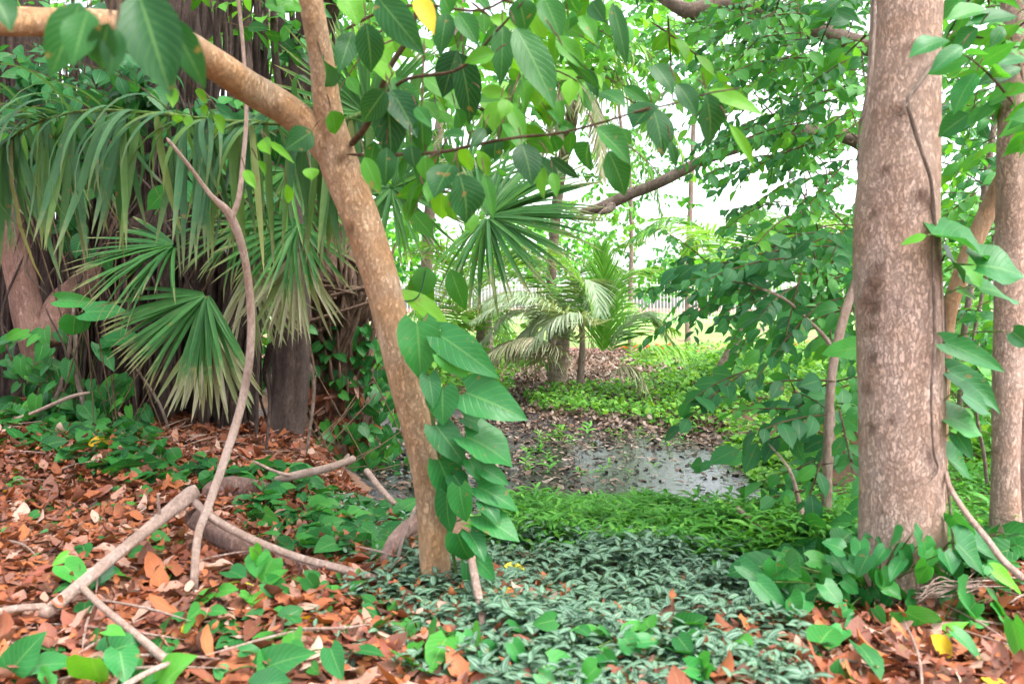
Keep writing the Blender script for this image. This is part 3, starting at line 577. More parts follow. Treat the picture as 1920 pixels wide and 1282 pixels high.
# heart leaved plants: stalks from one root, each carrying a leaf
def heartplant(name, label, root, L, group=None, m='vine', cat='plant', face=.75):
    r = np.array(root); o = thing(name, label, cat, r, group); b = Acc(); sm = Acc()
    for q in L:
        A = W(q[0], q[1], q[5]); placed(b, [q], HEART, curl=.35, face=face)
        tube(sm, [r+np.array([random.gauss(0, .01), random.gauss(0, .01), -.01]), (r+A)/2+UP*.02, A], [.0022, .002, .0016], n=8, seg=5)
    b.build('foliage', M[m], o, also=[(sm, M['stem'])]); return o
def rp(px, py, n, size, d=None, spread=60, hh=50, tone=(.2, .9)):     # random low plant at a pixel
    g = hit(px, py); d0 = g[1]; L = []
    for i in range(n):
        an = random.random()*6.283; bx, by = px+math.cos(an)*spread*.5*random.random(), py-hh*(.3+.7*random.random())
        an2 = random.gauss(math.pi/2, 1.1) if random.random() < .7 else random.random()*6.28
        l = size*(.7+.5*random.random())
        L.append((bx, by, bx+math.cos(an2)*l, by+math.sin(an2)*l*.75, l*.68, d0+random.uniform(-.05, .08), random.uniform(*tone)))
    return g, L
GP = 'heart leaved seedlings in the leaf litter'
HP = [('climbing_plant_base', 'thick clump of heart shaped leaves round the foot of the pale trunk', hit(1640, 1130),
  [(1662, 996, 1618, 1000, 24), (1612, 1014, 1614, 1062, 34), (1660, 1028, 1634, 1062, 26), (1690, 1008, 1664, 1022, 30), (1518, 1048, 1582, 1056, 32), (1580, 1030, 1545, 1010, 30), (1456, 1053, 1457, 1112, 46), (1480, 1066, 1530, 1118, 38), (1545, 1095, 1582, 1135, 36), (1580, 1088, 1617, 1112, 30), (1645, 1064, 1637, 1102, 36), (1680, 1100, 1712, 1128, 30), (1655, 1095, 1692, 1120, 30), (1600, 1070, 1632, 1108, 34), (1690, 1030, 1712, 1078, 28), (1700, 1060, 1740, 1100, 30), (1745, 1040, 1720, 1080, 36), (1560, 1075, 1530, 1090, 30), (1590, 1050, 1620, 1080, 30), (1480, 1120, 1500, 1165, 44), (1510, 1125, 1478, 1150, 40), (1590, 1140, 1560, 1160, 32), (1610, 1160, 1585, 1175, 30), (1640, 1140, 1660, 1172, 26), (1390, 1060, 1450, 1100, 34), (1420, 1090, 1480, 1150, 40), (1580, 1180, 1555, 1205, 34), (1720, 1060, 1755, 1040, 30), (1630, 1115, 1610, 1140, 24), (1715, 1110, 1760, 1125, 30), (1628, 1040, 1604, 1082, 34), (1650, 1070, 1668, 1112, 36), (1672, 1085, 1700, 1118, 32), (1710, 1035, 1690, 1068, 28), (1735, 1075, 1752, 1112, 34), (1668, 1120, 1644, 1146, 30), (1700, 1120, 1722, 1150, 30), (1560, 1040, 1590, 1075, 34), (1610, 1100, 1590, 1130, 32), (1580, 1120, 1610, 1150, 34), (1690, 1050, 1668, 1082, 26), (1700, 1020, 1680, 1060, 32), (1730, 1015, 1745, 1055, 34), (1752, 1030, 1730, 1070, 32), (1690, 1075, 1715, 1108, 34), (1740, 1060, 1715, 1095, 34), (1765, 1070, 1745, 1108, 34), (1725, 1100, 1705, 1135, 30), (1755, 1095, 1775, 1130, 32), (1665, 1040, 1690, 1070, 28), (1770, 1035, 1790, 1075, 34), (1785, 1085, 1765, 1120, 32), (1650, 1005, 1675, 1035, 26), (1715, 995, 1735, 1022, 24), (1640, 1100, 1660, 1134, 30)], (dB-.22, dB+.02)),
 ('broad_leaved_plant', 'yellow green broad leaved plant on the litter beside the pale trunk', hit(1770, 1190),
  [(1698, 1146, 1772, 1192, 58, .5), (1757, 1192, 1817, 1160, 24, .95), (1795, 1110, 1830, 1150, 40, .45), (1830, 1130, 1790, 1170, 40, .6), (1815, 1165, 1862, 1150, 34, .6), (1864, 1070, 1924, 1112, 24, 1.), (1898, 1165, 1925, 1262, 36, .7), (1850, 1060, 1895, 1100, 34, .5), (1790, 1185, 1850, 1235, 22, .4), (1860, 1120, 1900, 1160, 30, .4), (1870, 1150, 1910, 1180, 24, .6)], (dB-.25, dB-.05)),
 ('heart_leaved_plant', 'three broad heart leaves on the litter in the near corner below the pale twig', hit(60, 1270), [(20, 1258, 72, 1188, 62, .3), (62, 1250, 134, 1232, 34, .4), (100, 1262, 80, 1290, 40, .6)], None),
 ('heart_leaved_plant', 'cluster with one bright lime leaf among broad heart leaves near the thin forked twig', hit(205, 1275), [(194, 1226, 266, 1194, 56, .25), (172, 1232, 185, 1286, 66, 1.), (225, 1220, 236, 1278, 60, .3), (200, 1180, 230, 1182, 20, .8)], None),
 ('heart_leaved_plant', 'sharp pointed upright leaf beside a pinkish twig at the very front', hit(330, 1279), [(300, 1290, 353, 1224, 44, .85), (262, 1280, 300, 1262, 26, .6)], None),
 ('heart_leaved_plant', 'broad ribbed heart leaf over darker leaves at the front of the litter', hit(520, 1279), [(490, 1254, 574, 1216, 58, .35), (470, 1290, 540, 1270, 50, .2), (450, 1220, 490, 1215, 24, .3), (420, 1262, 400, 1250, 30, .4), (620, 1215, 640, 1275, 44, .25)], None),
 ('heart_leaved_plant', 'shiny seedling with a bright midrib standing below the broken log', hit(505, 1110), [(486, 1040, 478, 1080, 40, .6), (512, 1046, 486, 1092, 50, .7), (500, 1090, 548, 1118, 40, .5), (475, 1025, 488, 1060, 24, .85), (430, 1070, 460, 1080, 30, .2), (575, 1082, 598, 1112, 34, .3), (610, 1105, 636, 1112, 26, .4)], None),
 ('heart_leaved_plant', 'bright green seedling tucked beside the long pale stick', hit(135, 1095), [(120, 1060, 165, 1095, 44, .7), (128, 1040, 98, 1058, 20, .9), (180, 1090, 215, 1062, 24, .2), (170, 1098, 198, 1090, 20, .3)], None),
 ('heart_leaved_plant', 'pair of rounded leaves in front of the striped mat below the reddish twig', hit(870, 1225), [(868, 1186, 886, 1222, 34, .5), (905, 1215, 945, 1245, 40, .35), (960, 1205, 985, 1250, 34, .5), (815, 1195, 790, 1225, 40, .4)], None),
 ('heart_leaved_plant', 'low clump of broad leaves in front of the striped mat along the bottom edge', hit(1070, 1275), [(1030, 1240, 1095, 1265, 50, .6), (1120, 1250, 1080, 1285, 40, .7), (1130, 1225, 1160, 1262, 36, .4), (1170, 1195, 1205, 1235, 40, .4), (1195, 1205, 1240, 1195, 30, .3), (1010, 1262, 1050, 1290, 30, .5), (1290, 1250, 1370, 1272, 40, .5), (1330, 1240, 1290, 1275, 40, .6)], None),
 ('heart_leaved_plant', 'upright pointed leaf pair at the edge of the striped mat and the litter', hit(1570, 1279), [(1568, 1285, 1570, 1235, 36, .45), (1590, 1260, 1610, 1290, 26, .3), (1530, 1250, 1520, 1225, 20, .7)], None),
]
for nm, lab, root, L, dr in HP:
    Q = []
    for q in L:
        d = random.uniform(*dr) if dr else root[1]+random.uniform(-.03, .05)
        Q.append(q[:5]+(d, q[5] if len(q) > 5 else random.uniform(.1, .7)))
    heartplant(nm, lab, root, Q, GP if nm == 'heart_leaved_plant' else None)
a = Acc(); g = hit(1770, 1225); placed(a, [(1746, 1190, 1792, 1232, 32, g[1], .1)], DEAD, face=.9, jit=.1, curl=.3); tag(a.build('fallen_yellow_leaf', M['yellow']), 'large yellow tan fallen leaf below the pale trunk', 'fallen leaf')
a = Acc(); g = hit(165, 845); leaves(a, DEAD, g+UP*.03, [1, -.2, .3], [0, -.7, .7], .1, .06, .8, .2, .2); tag(a.build('fallen_yellow_leaf', M['yellow']), 'golden fallen leaf lying among dark heart leaves near the fig', 'fallen leaf')

# ------------------------------------------------------------------ other trees around the pale trunk
rt = thing('twin_stemmed_tree', 'smooth pinkish brown double trunk at the edge behind the pale trunk', 'tree', hit(1893, 1035))
dR = hit(1893, 1035)[1]; a = Acc()
tpx(a, [(1888, 1090, 100, dR), (1886, 1020, 62, dR), (1886, 900, 48, dR), (1890, 700, 52, dR), (1896, 500, 56, dR), (1900, 300, 56, dR), (1904, 100, 52, dR), (1910, -200, 46, dR), (1930, -700, 36, dR)], n=120, seg=26, rough=.04)
tpx(a, [(1924, 1090, 80, dR+.05), (1922, 1000, 56, dR+.05), (1925, 800, 56, dR+.05), (1935, 500, 52, dR+.05), (1950, 0, 46, dR), (1970, -500, 36, dR)], n=80, seg=22, rough=.04, seed=3)
a.build('trunk', M['bark_big'], rt)
lf = Acc(); tw = Acc()
for p in pxregion([(1850, -60), (1980, -60), (1980, 300), (1900, 280), (1840, 150)], 20, 1.8, 2.4):
    spray(lf, tw, p, [random.gauss(0, .5), random.gauss(-.1, .4), random.gauss(.1, .3)], .28, 7, .1, .45, rr=(.5, 1))
R1 = [(1475, 220, 1280, 260, 75), (1650, 160, 1490, 280, 110), (1560, 260, 1400, 370, 95), (1640, 410, 1490, 590, 110), (1890, 380, 1640, 450, 85), (1860, 90, 1590, 110, 80), (1800, 300, 1640, 300, 60), (1790, 150, 1730, 250, 80), (1700, 60, 1500, 60, 70), (1908, 330, 1780, 300, 70), (1600, 640, 1410, 760, 130)]
placed(lf, Z(R1, 1280, 0, 2.981, 1.7, 1.9), OVATE, pet=tw)
lf.build('crown', M['vine'], rt, also=[(tw, M['twig'])])
st = thing('slanting_sapling', 'thin bare brown stem slanting up beside the pale trunk', 'tree', hit(1770, 960))
a = Acc(); dS = 2.75
tpx(a, [(1762, 980, 24, dS), (1766, 800, 24, dS), (1776, 610, 26, dS), (1800, 520, 30, dS), (1850, 400, 32, dS), (1900, 300, 32, dS-.05), (1960, 190, 30, dS-.1), (2060, 20, 26, dS-.1)], n=70, seg=16, rough=.06)
a.build('trunk', M['bark_fork'], st)
for i, (L, lab) in enumerate([([(1800, 760, 10, 4.2), (1806, 640, 12, 4.2), (1820, 540, 12, 4.2), (1850, 330, 12, 4.2), (1868, 200, 10, 4.2), (1880, 0, 9, 4.2)], 'thin dark sapling standing in the gap beside the slanting stem'),
    ([(1812, 790, 7, 4.6), (1828, 620, 7, 4.6), (1858, 480, 6, 4.6), (1880, 300, 5, 4.6)], 'hair thin dark stem just beyond the dark sapling'),
    ([(1855, 960, 7, 3.4), (1846, 860, 7, 3.4), (1830, 760, 6, 3.4), (1836, 640, 5, 3.4)], 'short thin dark stem rising from the herbs behind the long leaves')]):
    g = W(L[0][0], L[0][1], L[0][3]); g[2] = G(g[0], g[1]); o = thing('thin_sapling', lab, 'sapling', g); a = Acc()
    tube(a, [g-UP*.05]+[W(p, q, d) for p, q, w, d in L], [.012]+[w/F*d/2 for p, q, w, d in L], n=40, seg=8, rough=.08); a.build('trunk', M['bark_grey'], o)
    lf = Acc(); tw = Acc()
    for k in range(26 if i < 2 else 7):
        u = random.random(); j = L[1+int(u*(len(L)-1.01))]; spray(lf, tw, W(j[0]+random.gauss(0, 40), j[1]+random.gauss(0, 60), j[3]+random.uniform(-.3, .6)), [random.gauss(0, 1), random.gauss(0, .6), .1], .35, 8, .09, .5)
    lf.build('crown', M['wall'], o, also=[(tw, M['twig'])])

def branchto(tacc, p, anchors, prob=.4, w=.009):
    A = min(anchors, key=lambda q: np.linalg.norm(q-p)+.5*random.random())
    if random.random() > prob or np.linalg.norm(A-p) > 1.: return
    m_ = (A+p)/2+UP*random.gauss(.06, .08)+np.array([random.gauss(0, .08), random.gauss(0, .08), 0])
    tube(tacc, [A, m_, p], [w*(.6+.8*random.random()), w*.6, .003], n=12, seg=5)
# the leafy sapling and the broad tree that fill the space beside the pale trunk
sp_ = thing('leafy_sapling', 'leafy sapling with a thin straight brown stem between pond and pale trunk', 'tree', hit(1550, 1010))
dL = hit(1550, 1010)[1]; a = Acc()
tpx(a, [(1550, 1040, 22.1, dL), (1550, 960, 18.7, dL), (1553, 820, 17.0, dL), (1560, 700, 16.1, dL), (1578, 610, 17.0, dL+.05), (1600, 540, 15.3, dL+.1), (1640, 430, 13.6, dL+.1), (1660, 250, 10.2, dL+.2)], n=60, seg=14, rough=.05)
tpx(a, [(1568, 665, 9, dL), (1545, 630, 8, dL), (1515, 600, 6, dL), (1470, 560, 5, dL-.1), (1400, 530, 4, dL-.1)], n=24, seg=8)
tpx(a, [(1555, 900, 9, dL+.02), (1562, 800, 8, dL), (1556, 720, 7, dL)], n=14, seg=7)
tpx(a, [(1520, 1030, 15, dL-.15), (1512, 990, 14, dL-.15), (1498, 940, 10, dL-.1), (1480, 880, 6, dL-.1), (1440, 830, 4, dL)], n=24, seg=8)
a.build('trunk', M['stick'], sp_)
lf = Acc(); tw = Acc()
for p in pxregion([(1380, 690), (1500, 690), (1620, 720), (1620, 950), (1540, 990), (1490, 960), (1440, 880), (1460, 800)], 27, dL-.25, dL+.5):
    spray(lf, tw, p, [random.gauss(-.6, .5), random.gauss(-.1, .4), random.gauss(-.1, .3)], .3, 8, .085, .58, rr=(0, .75), toward=.7)
for p in pxregion([(1360, 490), (1500, 420), (1620, 400), (1620, 620), (1540, 610), (1430, 560)], 34, dL-.2, dL+.8):
    spray(lf, tw, p, [random.gauss(-.7, .5), random.gauss(-.1, .5), random.gauss(-.1, .3)], .35, 11, .08, .55, rr=(0, .8), toward=.7)
lf.build('crown', M['wall'], sp_, also=[(tw, M['twig'])])
bw = thing('broad_leaved_tree', 'spreading broad leaved tree behind the pale trunk with a broken bare limb', 'tree', hit(1690, 860))
dW = 4.9; a = Acc()
tpx(a, [(1690, 900, 70, dW), (1690, 780, 50, dW), (1688, 600, 46, dW), (1684, 350, 44, dW), (1660, 100, 38, dW), (1640, -200, 30, dW)], n=60, seg=16, rough=.06)
tpx(a, [(1688, 330, 30, dW), (1600, 260, 28, dW-.05), (1480, 250, 28, dW-.05), (1330, 296, 20, dW), (1240, 340, 21, dW+.05), (1180, 365, 20, dW+.08), (1130, 388, 21, dW+.1), (1082, 400, 10, dW+.1)], n=70, seg=14, rough=.08, seed=4)
tpx(a, [(1150, 380, 16, dW+.1), (1142, 392, 16, dW+.05), (1120, 402, 4, dW)], n=8, seg=8)
tpx(a, [(1660, 100, 34, dW), (1480, 40, 34, dW), (1370, 10, 30, dW), (1310, 22, 34, dW), (1270, 12, 26, dW), (1200, -40, 20, dW+.2)], n=50, seg=12, rough=.1, seed=5)
a.build('trunk', M['bark_grey'], bw)
ANC = [W(q_, y_, dW) for q_, y_ in ((1690, 700), (1688, 560), (1686, 430), (1686, 330), (1670, 200), (1660, 100), (1600, 260), (1480, 250), (1480, 40), (1370, 12))]
lf = Acc(); tw = Acc()
for poly, n, d0, d1, rr in [
    ([(1430, -20), (1660, -20), (1660, 640), (1580, 600), (1500, 540), (1450, 450), (1440, 300), (1480, 170), (1420, 90)], 135, 3.2, 4.6, (.1, 1)),
    ([(1500, -20), (1700, -20), (1700, 700), (1560, 640), (1500, 300)], 60, 4.6, 6.2, (.25, 1)),
    ([(1180, -40), (1640, -40), (1640, 120), (1400, 200), (1280, 120)], 70, 4.5, 8, (.3, 1)),
    ([(1300, 20), (1480, 0), (1480, 230), (1400, 240), (1340, 120)], 24, 3.6, 5.5, (.1, .9)),
    ([(1280, 480), (1360, 450), (1480, 430), (1480, 580), (1400, 620), (1300, 600)], 18, 3.8, 5, (0, .8)),
    ([(1760, 150), (1930, 150), (1930, 900), (1780, 900)], 90, 3.4, 6.5, (.15, 1))]:
    for p in pxregion(poly, n, d0, d1):
        spray(lf, tw, p, [random.gauss(-.6, .6), random.gauss(-.1, .5), random.gauss(-.05, .3)], .42, 15, .075, .52, rr=rr, toward=.6)
        branchto(tw, p, ANC, .3, .006)
for k in range(130):  # upper leaves above the view, added to cast shade
    x, y = random.gauss(3., 1.2), random.gauss(4.8, 1.3); z = 3.4+abs(random.gauss(.8, .8))
    spray(lf, tw, np.array([x, y, z]), [random.gauss(0, 1), random.gauss(0, 1), -.1], .6, 10, .13, .5, prof=OVLOW)
lf.build('crown', M['wall'], bw, also=[(tw, M['twig'])])

# ------------------------------------------------------------------ the fig with hanging roots
dG = 4.9
fg = thing('strangler_fig', 'massive dark fig trunk wrapped in a curtain of hanging roots', 'tree', hit(250, 800))
a = Acc()
tpx(a, [(260, 900, 300, dG+.5), (265, 760, 270, dG+.5), (270, 600, 230, dG+.5), (270, 400, 230, dG+.5), (290, 200, 210, dG+.5), (330, 0, 200, dG+.5), (380, -300, 200, dG+.5)], n=90, seg=60, rough=.05, flute=.12)
tpx(a, [(470, 450, 30, dG+.3), (400, 420, 58, dG), (330, 420, 66, dG-.15), (250, 440, 60, dG-.2), (200, 500, 40, dG-.1)], n=40, seg=18, rough=.09, knots=[(W(285, 440, dG-.35), .05, 1.2)])
tpx(a, [(420, 330, 60, dG+.6), (500, 240, 70, dG+.3), (560, 170, 66, dG+.2), (590, 60, 60, dG+.2), (640, -60, 55, dG)], n=50, seg=18, rough=.14, knots=[(W(556, 140, dG-.05), .05, 1.)], seed=6)
tpx(a, [(330, 300, 50, dG+.6), (360, 100, 44, dG+.4), (430, -60, 40, dG+.3)], n=30, seg=12, rough=.1)
tpx(a, [(540, 900, 110, dG-.3), (535, 820, 72, dG-.3), (545, 720, 62, dG-.25), (545, 560, 64, dG-.2), (540, 430, 62, dG-.1), (520, 300, 70, dG+.1)], n=60, seg=26, rough=.06, flute=.1)
a.build('trunk', M['bark_fig'], fg)
rt_ = Acc()
for k in range(120):
    px = random.choice([random.uniform(70, 470), random.uniform(100, 300), random.uniform(380, 470), random.uniform(300, 480)]); d = dG+random.uniform(-.25, .4); w = random.choice([4, 5, 6, 8, 12, 18])
    y0 = random.uniform(-50, 420); y1 = random.uniform(790, 850); dx = random.gauss(0, 18)
    tpx(rt_, [(px+dx, y0, w*.8, d), (px+random.gauss(0, 6)+dx*.6, y0*.6+y1*.4, w, d), (px+random.gauss(0, 6), y0*.25+y1*.75, w, d), (px+random.gauss(0, 10), y1, w*1.2, d)], n=26, seg=7, rough=.08, seed=k)
for k in range(34):
    px = random.uniform(340, 640); d = dG+random.uniform(-.1, .8); w = random.choice([4, 5, 7, 10, 14]); y1 = random.uniform(240, 420)
    tpx(rt_, [(px, -60, w, d), (px+random.gauss(0, 14), 80, w, d), (px+random.gauss(0, 14), y1*.7, w, d), (px+random.gauss(0, 16), y1, w*.8, d)], n=24, seg=7, rough=.08, seed=k)
for k in range(40):
    px = random.uniform(-120, 90); d = dG+random.uniform(.1, .7); w = random.choice([6, 8, 12, 20, 30])
    tpx(rt_, [(px+random.gauss(0, 14), -60, w*.8, d), (px+random.gauss(0, 6), 300, w, d), (px, 600, w, d), (px+random.gauss(0, 10), 800, w*1.2, d)], n=26, seg=8, rough=.08, seed=k)
for L in [[(480, 330, 8, 4.4), (488, 500, 8, 4.4), (485, 640, 7, 4.4), (480, 830, 7, 4.3)], [(500, 700, 5, 4.2), (505, 760, 6, 4.2), (498, 860, 6, 4.1)], [(510, 640, 14, 4.8), (500, 700, 16, 4.8), (520, 760, 14, 4.8), (530, 800, 12, 4.8)]]:
    tpx(rt_, L, n=24, seg=7, rough=.1)
for k in range(110):
    px = random.uniform(40, 490); d = dG+random.uniform(-.3, .1); w = random.choice([2.5, 3, 4, 5]); y0 = random.uniform(-40, 300); y1 = random.uniform(600, 840)
    tpx(rt_, [(px, y0, w, d), (px+random.gauss(0, 14), y0*.5+y1*.5, w, d), (px+random.gauss(0, 22), y1, w, d)], n=22, seg=5, rough=.1, seed=k)
for k in range(60):
    px = random.uniform(20, 500); py = random.uniform(250, 800); d = dG-random.uniform(.2, .7); w = random.choice([3, 4, 5, 6])
    tpx(rt_, [(px, py, w, d), (px+random.gauss(0, 40), py-random.uniform(60, 160), w, d), (px+random.gauss(0, 70), py-random.uniform(200, 320), w*.8, d)], n=20, seg=5, rough=.08, seed=k)
rt_.build('hanging_roots', M['bark_fig'], fg)
lf = Acc(); tw = Acc()
for poly, n, d0, d1, rr in [([(0, 60), (130, 60), (220, 140), (180, 250), (0, 290)], 26, 4., 4.9, (0, .55)), ([(230, 120), (420, 140), (620, 130), (640, 300), (420, 330), (250, 270)], 30, 4., 5.2, (0, .6)), ([(400, -30), (680, -30), (680, 160), (400, 140)], 34, 4.6, 6., (.3, 1))]:
    for p in pxregion(poly, n, d0, d1): spray(lf, tw, p, [random.gauss(.3, .7), random.gauss(-.3, .4), random.gauss(0, .3)], .4, 8, .13, .48, rr=rr, toward=.8)
for k in range(190):  # leaves overhead, mostly out of view, added to shade the bank
    x, y = random.gauss(-2.8, 1.6), random.gauss(4.8, 1.7); z = 3.1+abs(random.gauss(.8, .9))
    spray(lf, tw, np.array([x, y, z]), [random.gauss(0, 1), random.gauss(0, 1), -.1], .6, 10, .14, .5, prof=OVLOW)
lf.build('crown', M['wall'], fg, also=[(tw, M['twig'])])
dr_ = hit(90, 790)[1]
rd = thing('reddish_trunk', 'smooth reddish brown trunk forking beside the dark fig', 'tree', hit(90, 790)); a = Acc()
tpx(a, [(100, 830, 90, dr_), (92, 760, 60, dr_), (75, 680, 54, dr_), (55, 600, 54, dr_), (30, 480, 52, dr_), (12, 380, 48, dr_), (-20, 200, 44, dr_), (-50, -100, 40, dr_)], n=70, seg=20, rough=.05)
tpx(a, [(85, 650, 50, dr_), (110, 580, 52, dr_+.05), (160, 530, 50, dr_+.2), (205, 470, 44, dr_+.35), (215, 380, 40, dr_+.4), (215, 200, 40, dr_+.4)], n=50, seg=18, rough=.06, seed=5)
a.build('trunk', M['bark_red'], rd)

def vinecluster(name, label, px0, regs, L, m='ivy', rr=(0, .8), stems=5, prof=HEART):
    o = thing(name, label, 'vine', hit(*px0)); b = Acc(); sm = Acc(); g = hit(*px0)
    for poly, n, d0, d1 in regs:
        P = np.array(pxregion(poly, n, d0, d1)); n = len(P)
        T = np.column_stack([R.normal(0, .7, n), R.normal(-.3, .3, n), -.3-.7*R.random(n)])
        Nn = np.array([0, -.75, .55])+rv(n, .3); Ls = L*(.6+.7*R.random(n))
        leaves(b, prof, P, T, Nn, Ls, Ls*(.62+.2*R.random(n)), .3+.4*R.random(n), .2, rr[0]+(rr[1]-rr[0])*R.random(n), nu=2)
        for k in range(stems):
            q = P[np.argsort(R.random(n))[:3]]; q = q[np.argsort(q[:, 2])]
            tube(sm, [g+np.array([random.gauss(0, .15), random.gauss(0, .05), -.03])]+list(q+np.array([0, .02, 0])), [.004, .0035, .003, .002], n=16, seg=5)
    b.build('foliage', M[m], o, also=[(sm, M['twig'])]); return o
vinecluster('climbing_ivy', 'dark heart leaved vine climbing the reddish trunk and the fig roots', (110, 800), [([(0, 650), (60, 600), (110, 620), (150, 720), (120, 800), (0, 790)], 75, dr_-.25, dr_-.05), ([(150, 700), (230, 690), (280, 770), (270, 840), (180, 830), (140, 760)], 70, dr_-.3, dr_)], .098, rr=(.1, 1))
vinecluster('fig_ivy', 'scattered vine leaves high on the hanging fig roots', (200, 820), [([(60, 250), (230, 280), (200, 500), (90, 440)], 50, dG-.5, dG-.3), ([(200, 100), (330, 160), (300, 250), (200, 230)], 34, dG-.6, dG-.3), ([(0, 90), (120, 130), (110, 250), (0, 270)], 44, dG-.7, dG-.4), ([(340, 220), (560, 180), (560, 300), (380, 300)], 44, dG-.7, dG-.3)], .13, rr=(0, .6), stems=3)
q = [(110, 562, 180, 566, 30, dr_-.3, .6), (160, 585, 238, 578, 36, dr_-.35, .4), (140, 592, 138, 632, 54, dr_-.35, .5), (195, 640, 260, 625, 30, dr_-.25, .3), (185, 645, 215, 690, 30, dr_-.3, .3)]
heartplant('broad_heart_vine', 'few extra broad heart leaves standing out before the reddish trunk fork', hit(140, 800), q)

# ------------------------------------------------------------------ palms
def fan(acc, hub, ax, nrm, rad, n=34, spread=250, wid=.03, droop=.5, rr=(0, 1), pleat=.5, jit=.09):
    hub = np.array(hub); ax = nz(ax); nrm = nz(nrm-ax*np.dot(nrm, ax)); sd = np.cross(nrm, ax)
    th = np.radians(np.linspace(-spread/2, spread/2, n))+R.normal(0, jit*.4, n)
    T = ax*np.cos(th)[:, None]+sd*np.sin(th)[:, None]+nrm*(.15*np.cos(th*.5)[:, None])+rv(n, jit)
    L = rad*(.82+.25*np.cos(th*.55))*(.9+.2*R.random(n))
    O = np.repeat(hub[None], n, 0)+T*.015
    Nn = nrm+rv(n, .12)
    leaves(acc, STRAP, O, T, Nn, L, wid*(.8+.4*R.random(n)), droop*(.3+1.5*R.random(n)**2), pleat, rr[0]+(rr[1]-rr[0])*R.random(n))
def pinnate(acc, ras, path, L, wd, n=40, ang=55, droop=.4, rr=(0, 1), up=UP, taper=True, vee=.3, rad=.012, curl=.6, m0=.12, seg=6):
    P = spline(path, 60); Tn = nz(np.gradient(P, axis=0))
    tube(ras, P[::4], np.linspace(rad, rad*.25, len(P[::4])), n=24, seg=seg)
    s = np.linspace(m0, .99, n)*59
    for sg in (-1, 1):
        O = np.stack([np.interp(s+R.random()*.6, np.arange(60), P[:, i]) for i in range(3)], -1); T0 = np.stack([np.interp(s, np.arange(60), Tn[:, i]) for i in range(3)], -1)
        sd = nz(np.cross(T0, up)); up2 = np.cross(sd, T0)
        f = s/59; A = np.radians(ang*(1.1-.55*f))[:, None]
        T = T0*np.cos(A)+sd*sg*np.sin(A)+up2*vee-UP*droop*(.6+.6*R.random((n, 1)))+rv(n, .05)
        prof = np.sin(np.pi*np.clip(f*.8+.17, 0, 1))**.6 if taper else 1.
        Ls = L*prof*(.88+.24*R.random(n))
        leaves(acc, STRAP, O, T, up2+rv(n, .15), Ls, wd*(.8+.4*R.random(n)), curl*(.5+R.random(n)), .35, np.clip(rr[0]+(rr[1]-rr[0])*R.random(n), 0, 1))
# fan palm with old leaf bases
gP = hit(640, 868); dP = gP[1]
fp = thing('fan_palm', 'fan palm with shaggy trunk of old leaf bases and stiff spreading fans', 'palm', gP)
a = Acc()
tpx(a, [(640, 930, 130, dP), (640, 850, 118, dP), (642, 700, 105, dP), (638, 560, 100, dP), (630, 430, 90, dP), (625, 330, 60, dP)], n=70, seg=30, rough=.12, flute=.1)
a.build('trunk', M['boot'], fp)
a = Acc()
for k in range(150):
    t = random.random(); py = 840-t*330; an = random.uniform(-.5, 3.64)+math.pi; rr_ = 50/F*dP
    c = W(640, py, dP); o_ = np.array([math.cos(an), math.sin(an), 0.]); ln = random.uniform(.12, .34)*(0.6+.6*t)
    tube(a, [c+o_*rr_*.8, c+o_*(rr_+ln*.35)+UP*ln*.35, c+o_*(rr_+ln*.6)+UP*ln*1.0], [.022, .014, .008], n=8, seg=6, rough=.1, seed=k)
for L in [*[[(640+random.gauss(0, 30), random.uniform(560, 700), 8, dP-.25), (640+random.gauss(0, 50), random.uniform(480, 620), 8, dP-.35), (630+random.gauss(0, 75), random.uniform(420, 560), 5, dP-.4)] for _ in range(16)], [(640, 640, 12, dP-.2), (585, 560, 12, dP-.3), (512, 486, 9, dP-.4)], [(620, 660, 10, dP-.25), (580, 600, 10, dP-.3), (558, 574, 7, dP-.35)], [(650, 600, 12, dP-.2), (600, 500, 11, dP-.3), (565, 425, 8, dP-.35)], [(640, 620, 9, dP-.25), (615, 540, 9, dP-.3), (590, 470, 7, dP-.3)], [(660, 600, 10, dP-.2), (690, 500, 9, dP-.2), (700, 420, 7, dP-.1)], [(575, 850, 6, dP-.3), (590, 720, 6, dP-.35), (575, 620, 6, dP-.35)]]:
    tpx(a, L, n=14, seg=8, rough=.05)
ob = a; a = Acc()
for k in range(170):
    c = W(640+random.gauss(0, 32), random.uniform(700, 860), dP-.17-.04*random.random()); leaves(a, DEAD, c, [random.gauss(0, .5), -.2, random.gauss(-.5, .5)], [random.gauss(0, .5), -1, .3], random.uniform(.06, .2), random.uniform(.012, .05), random.gauss(0, 1), .3, random.random())
ob.build('old_leaf_bases', M['boot'], fp, also=[(a, M['litter'])])
crown0 = W(628, 430, dP)
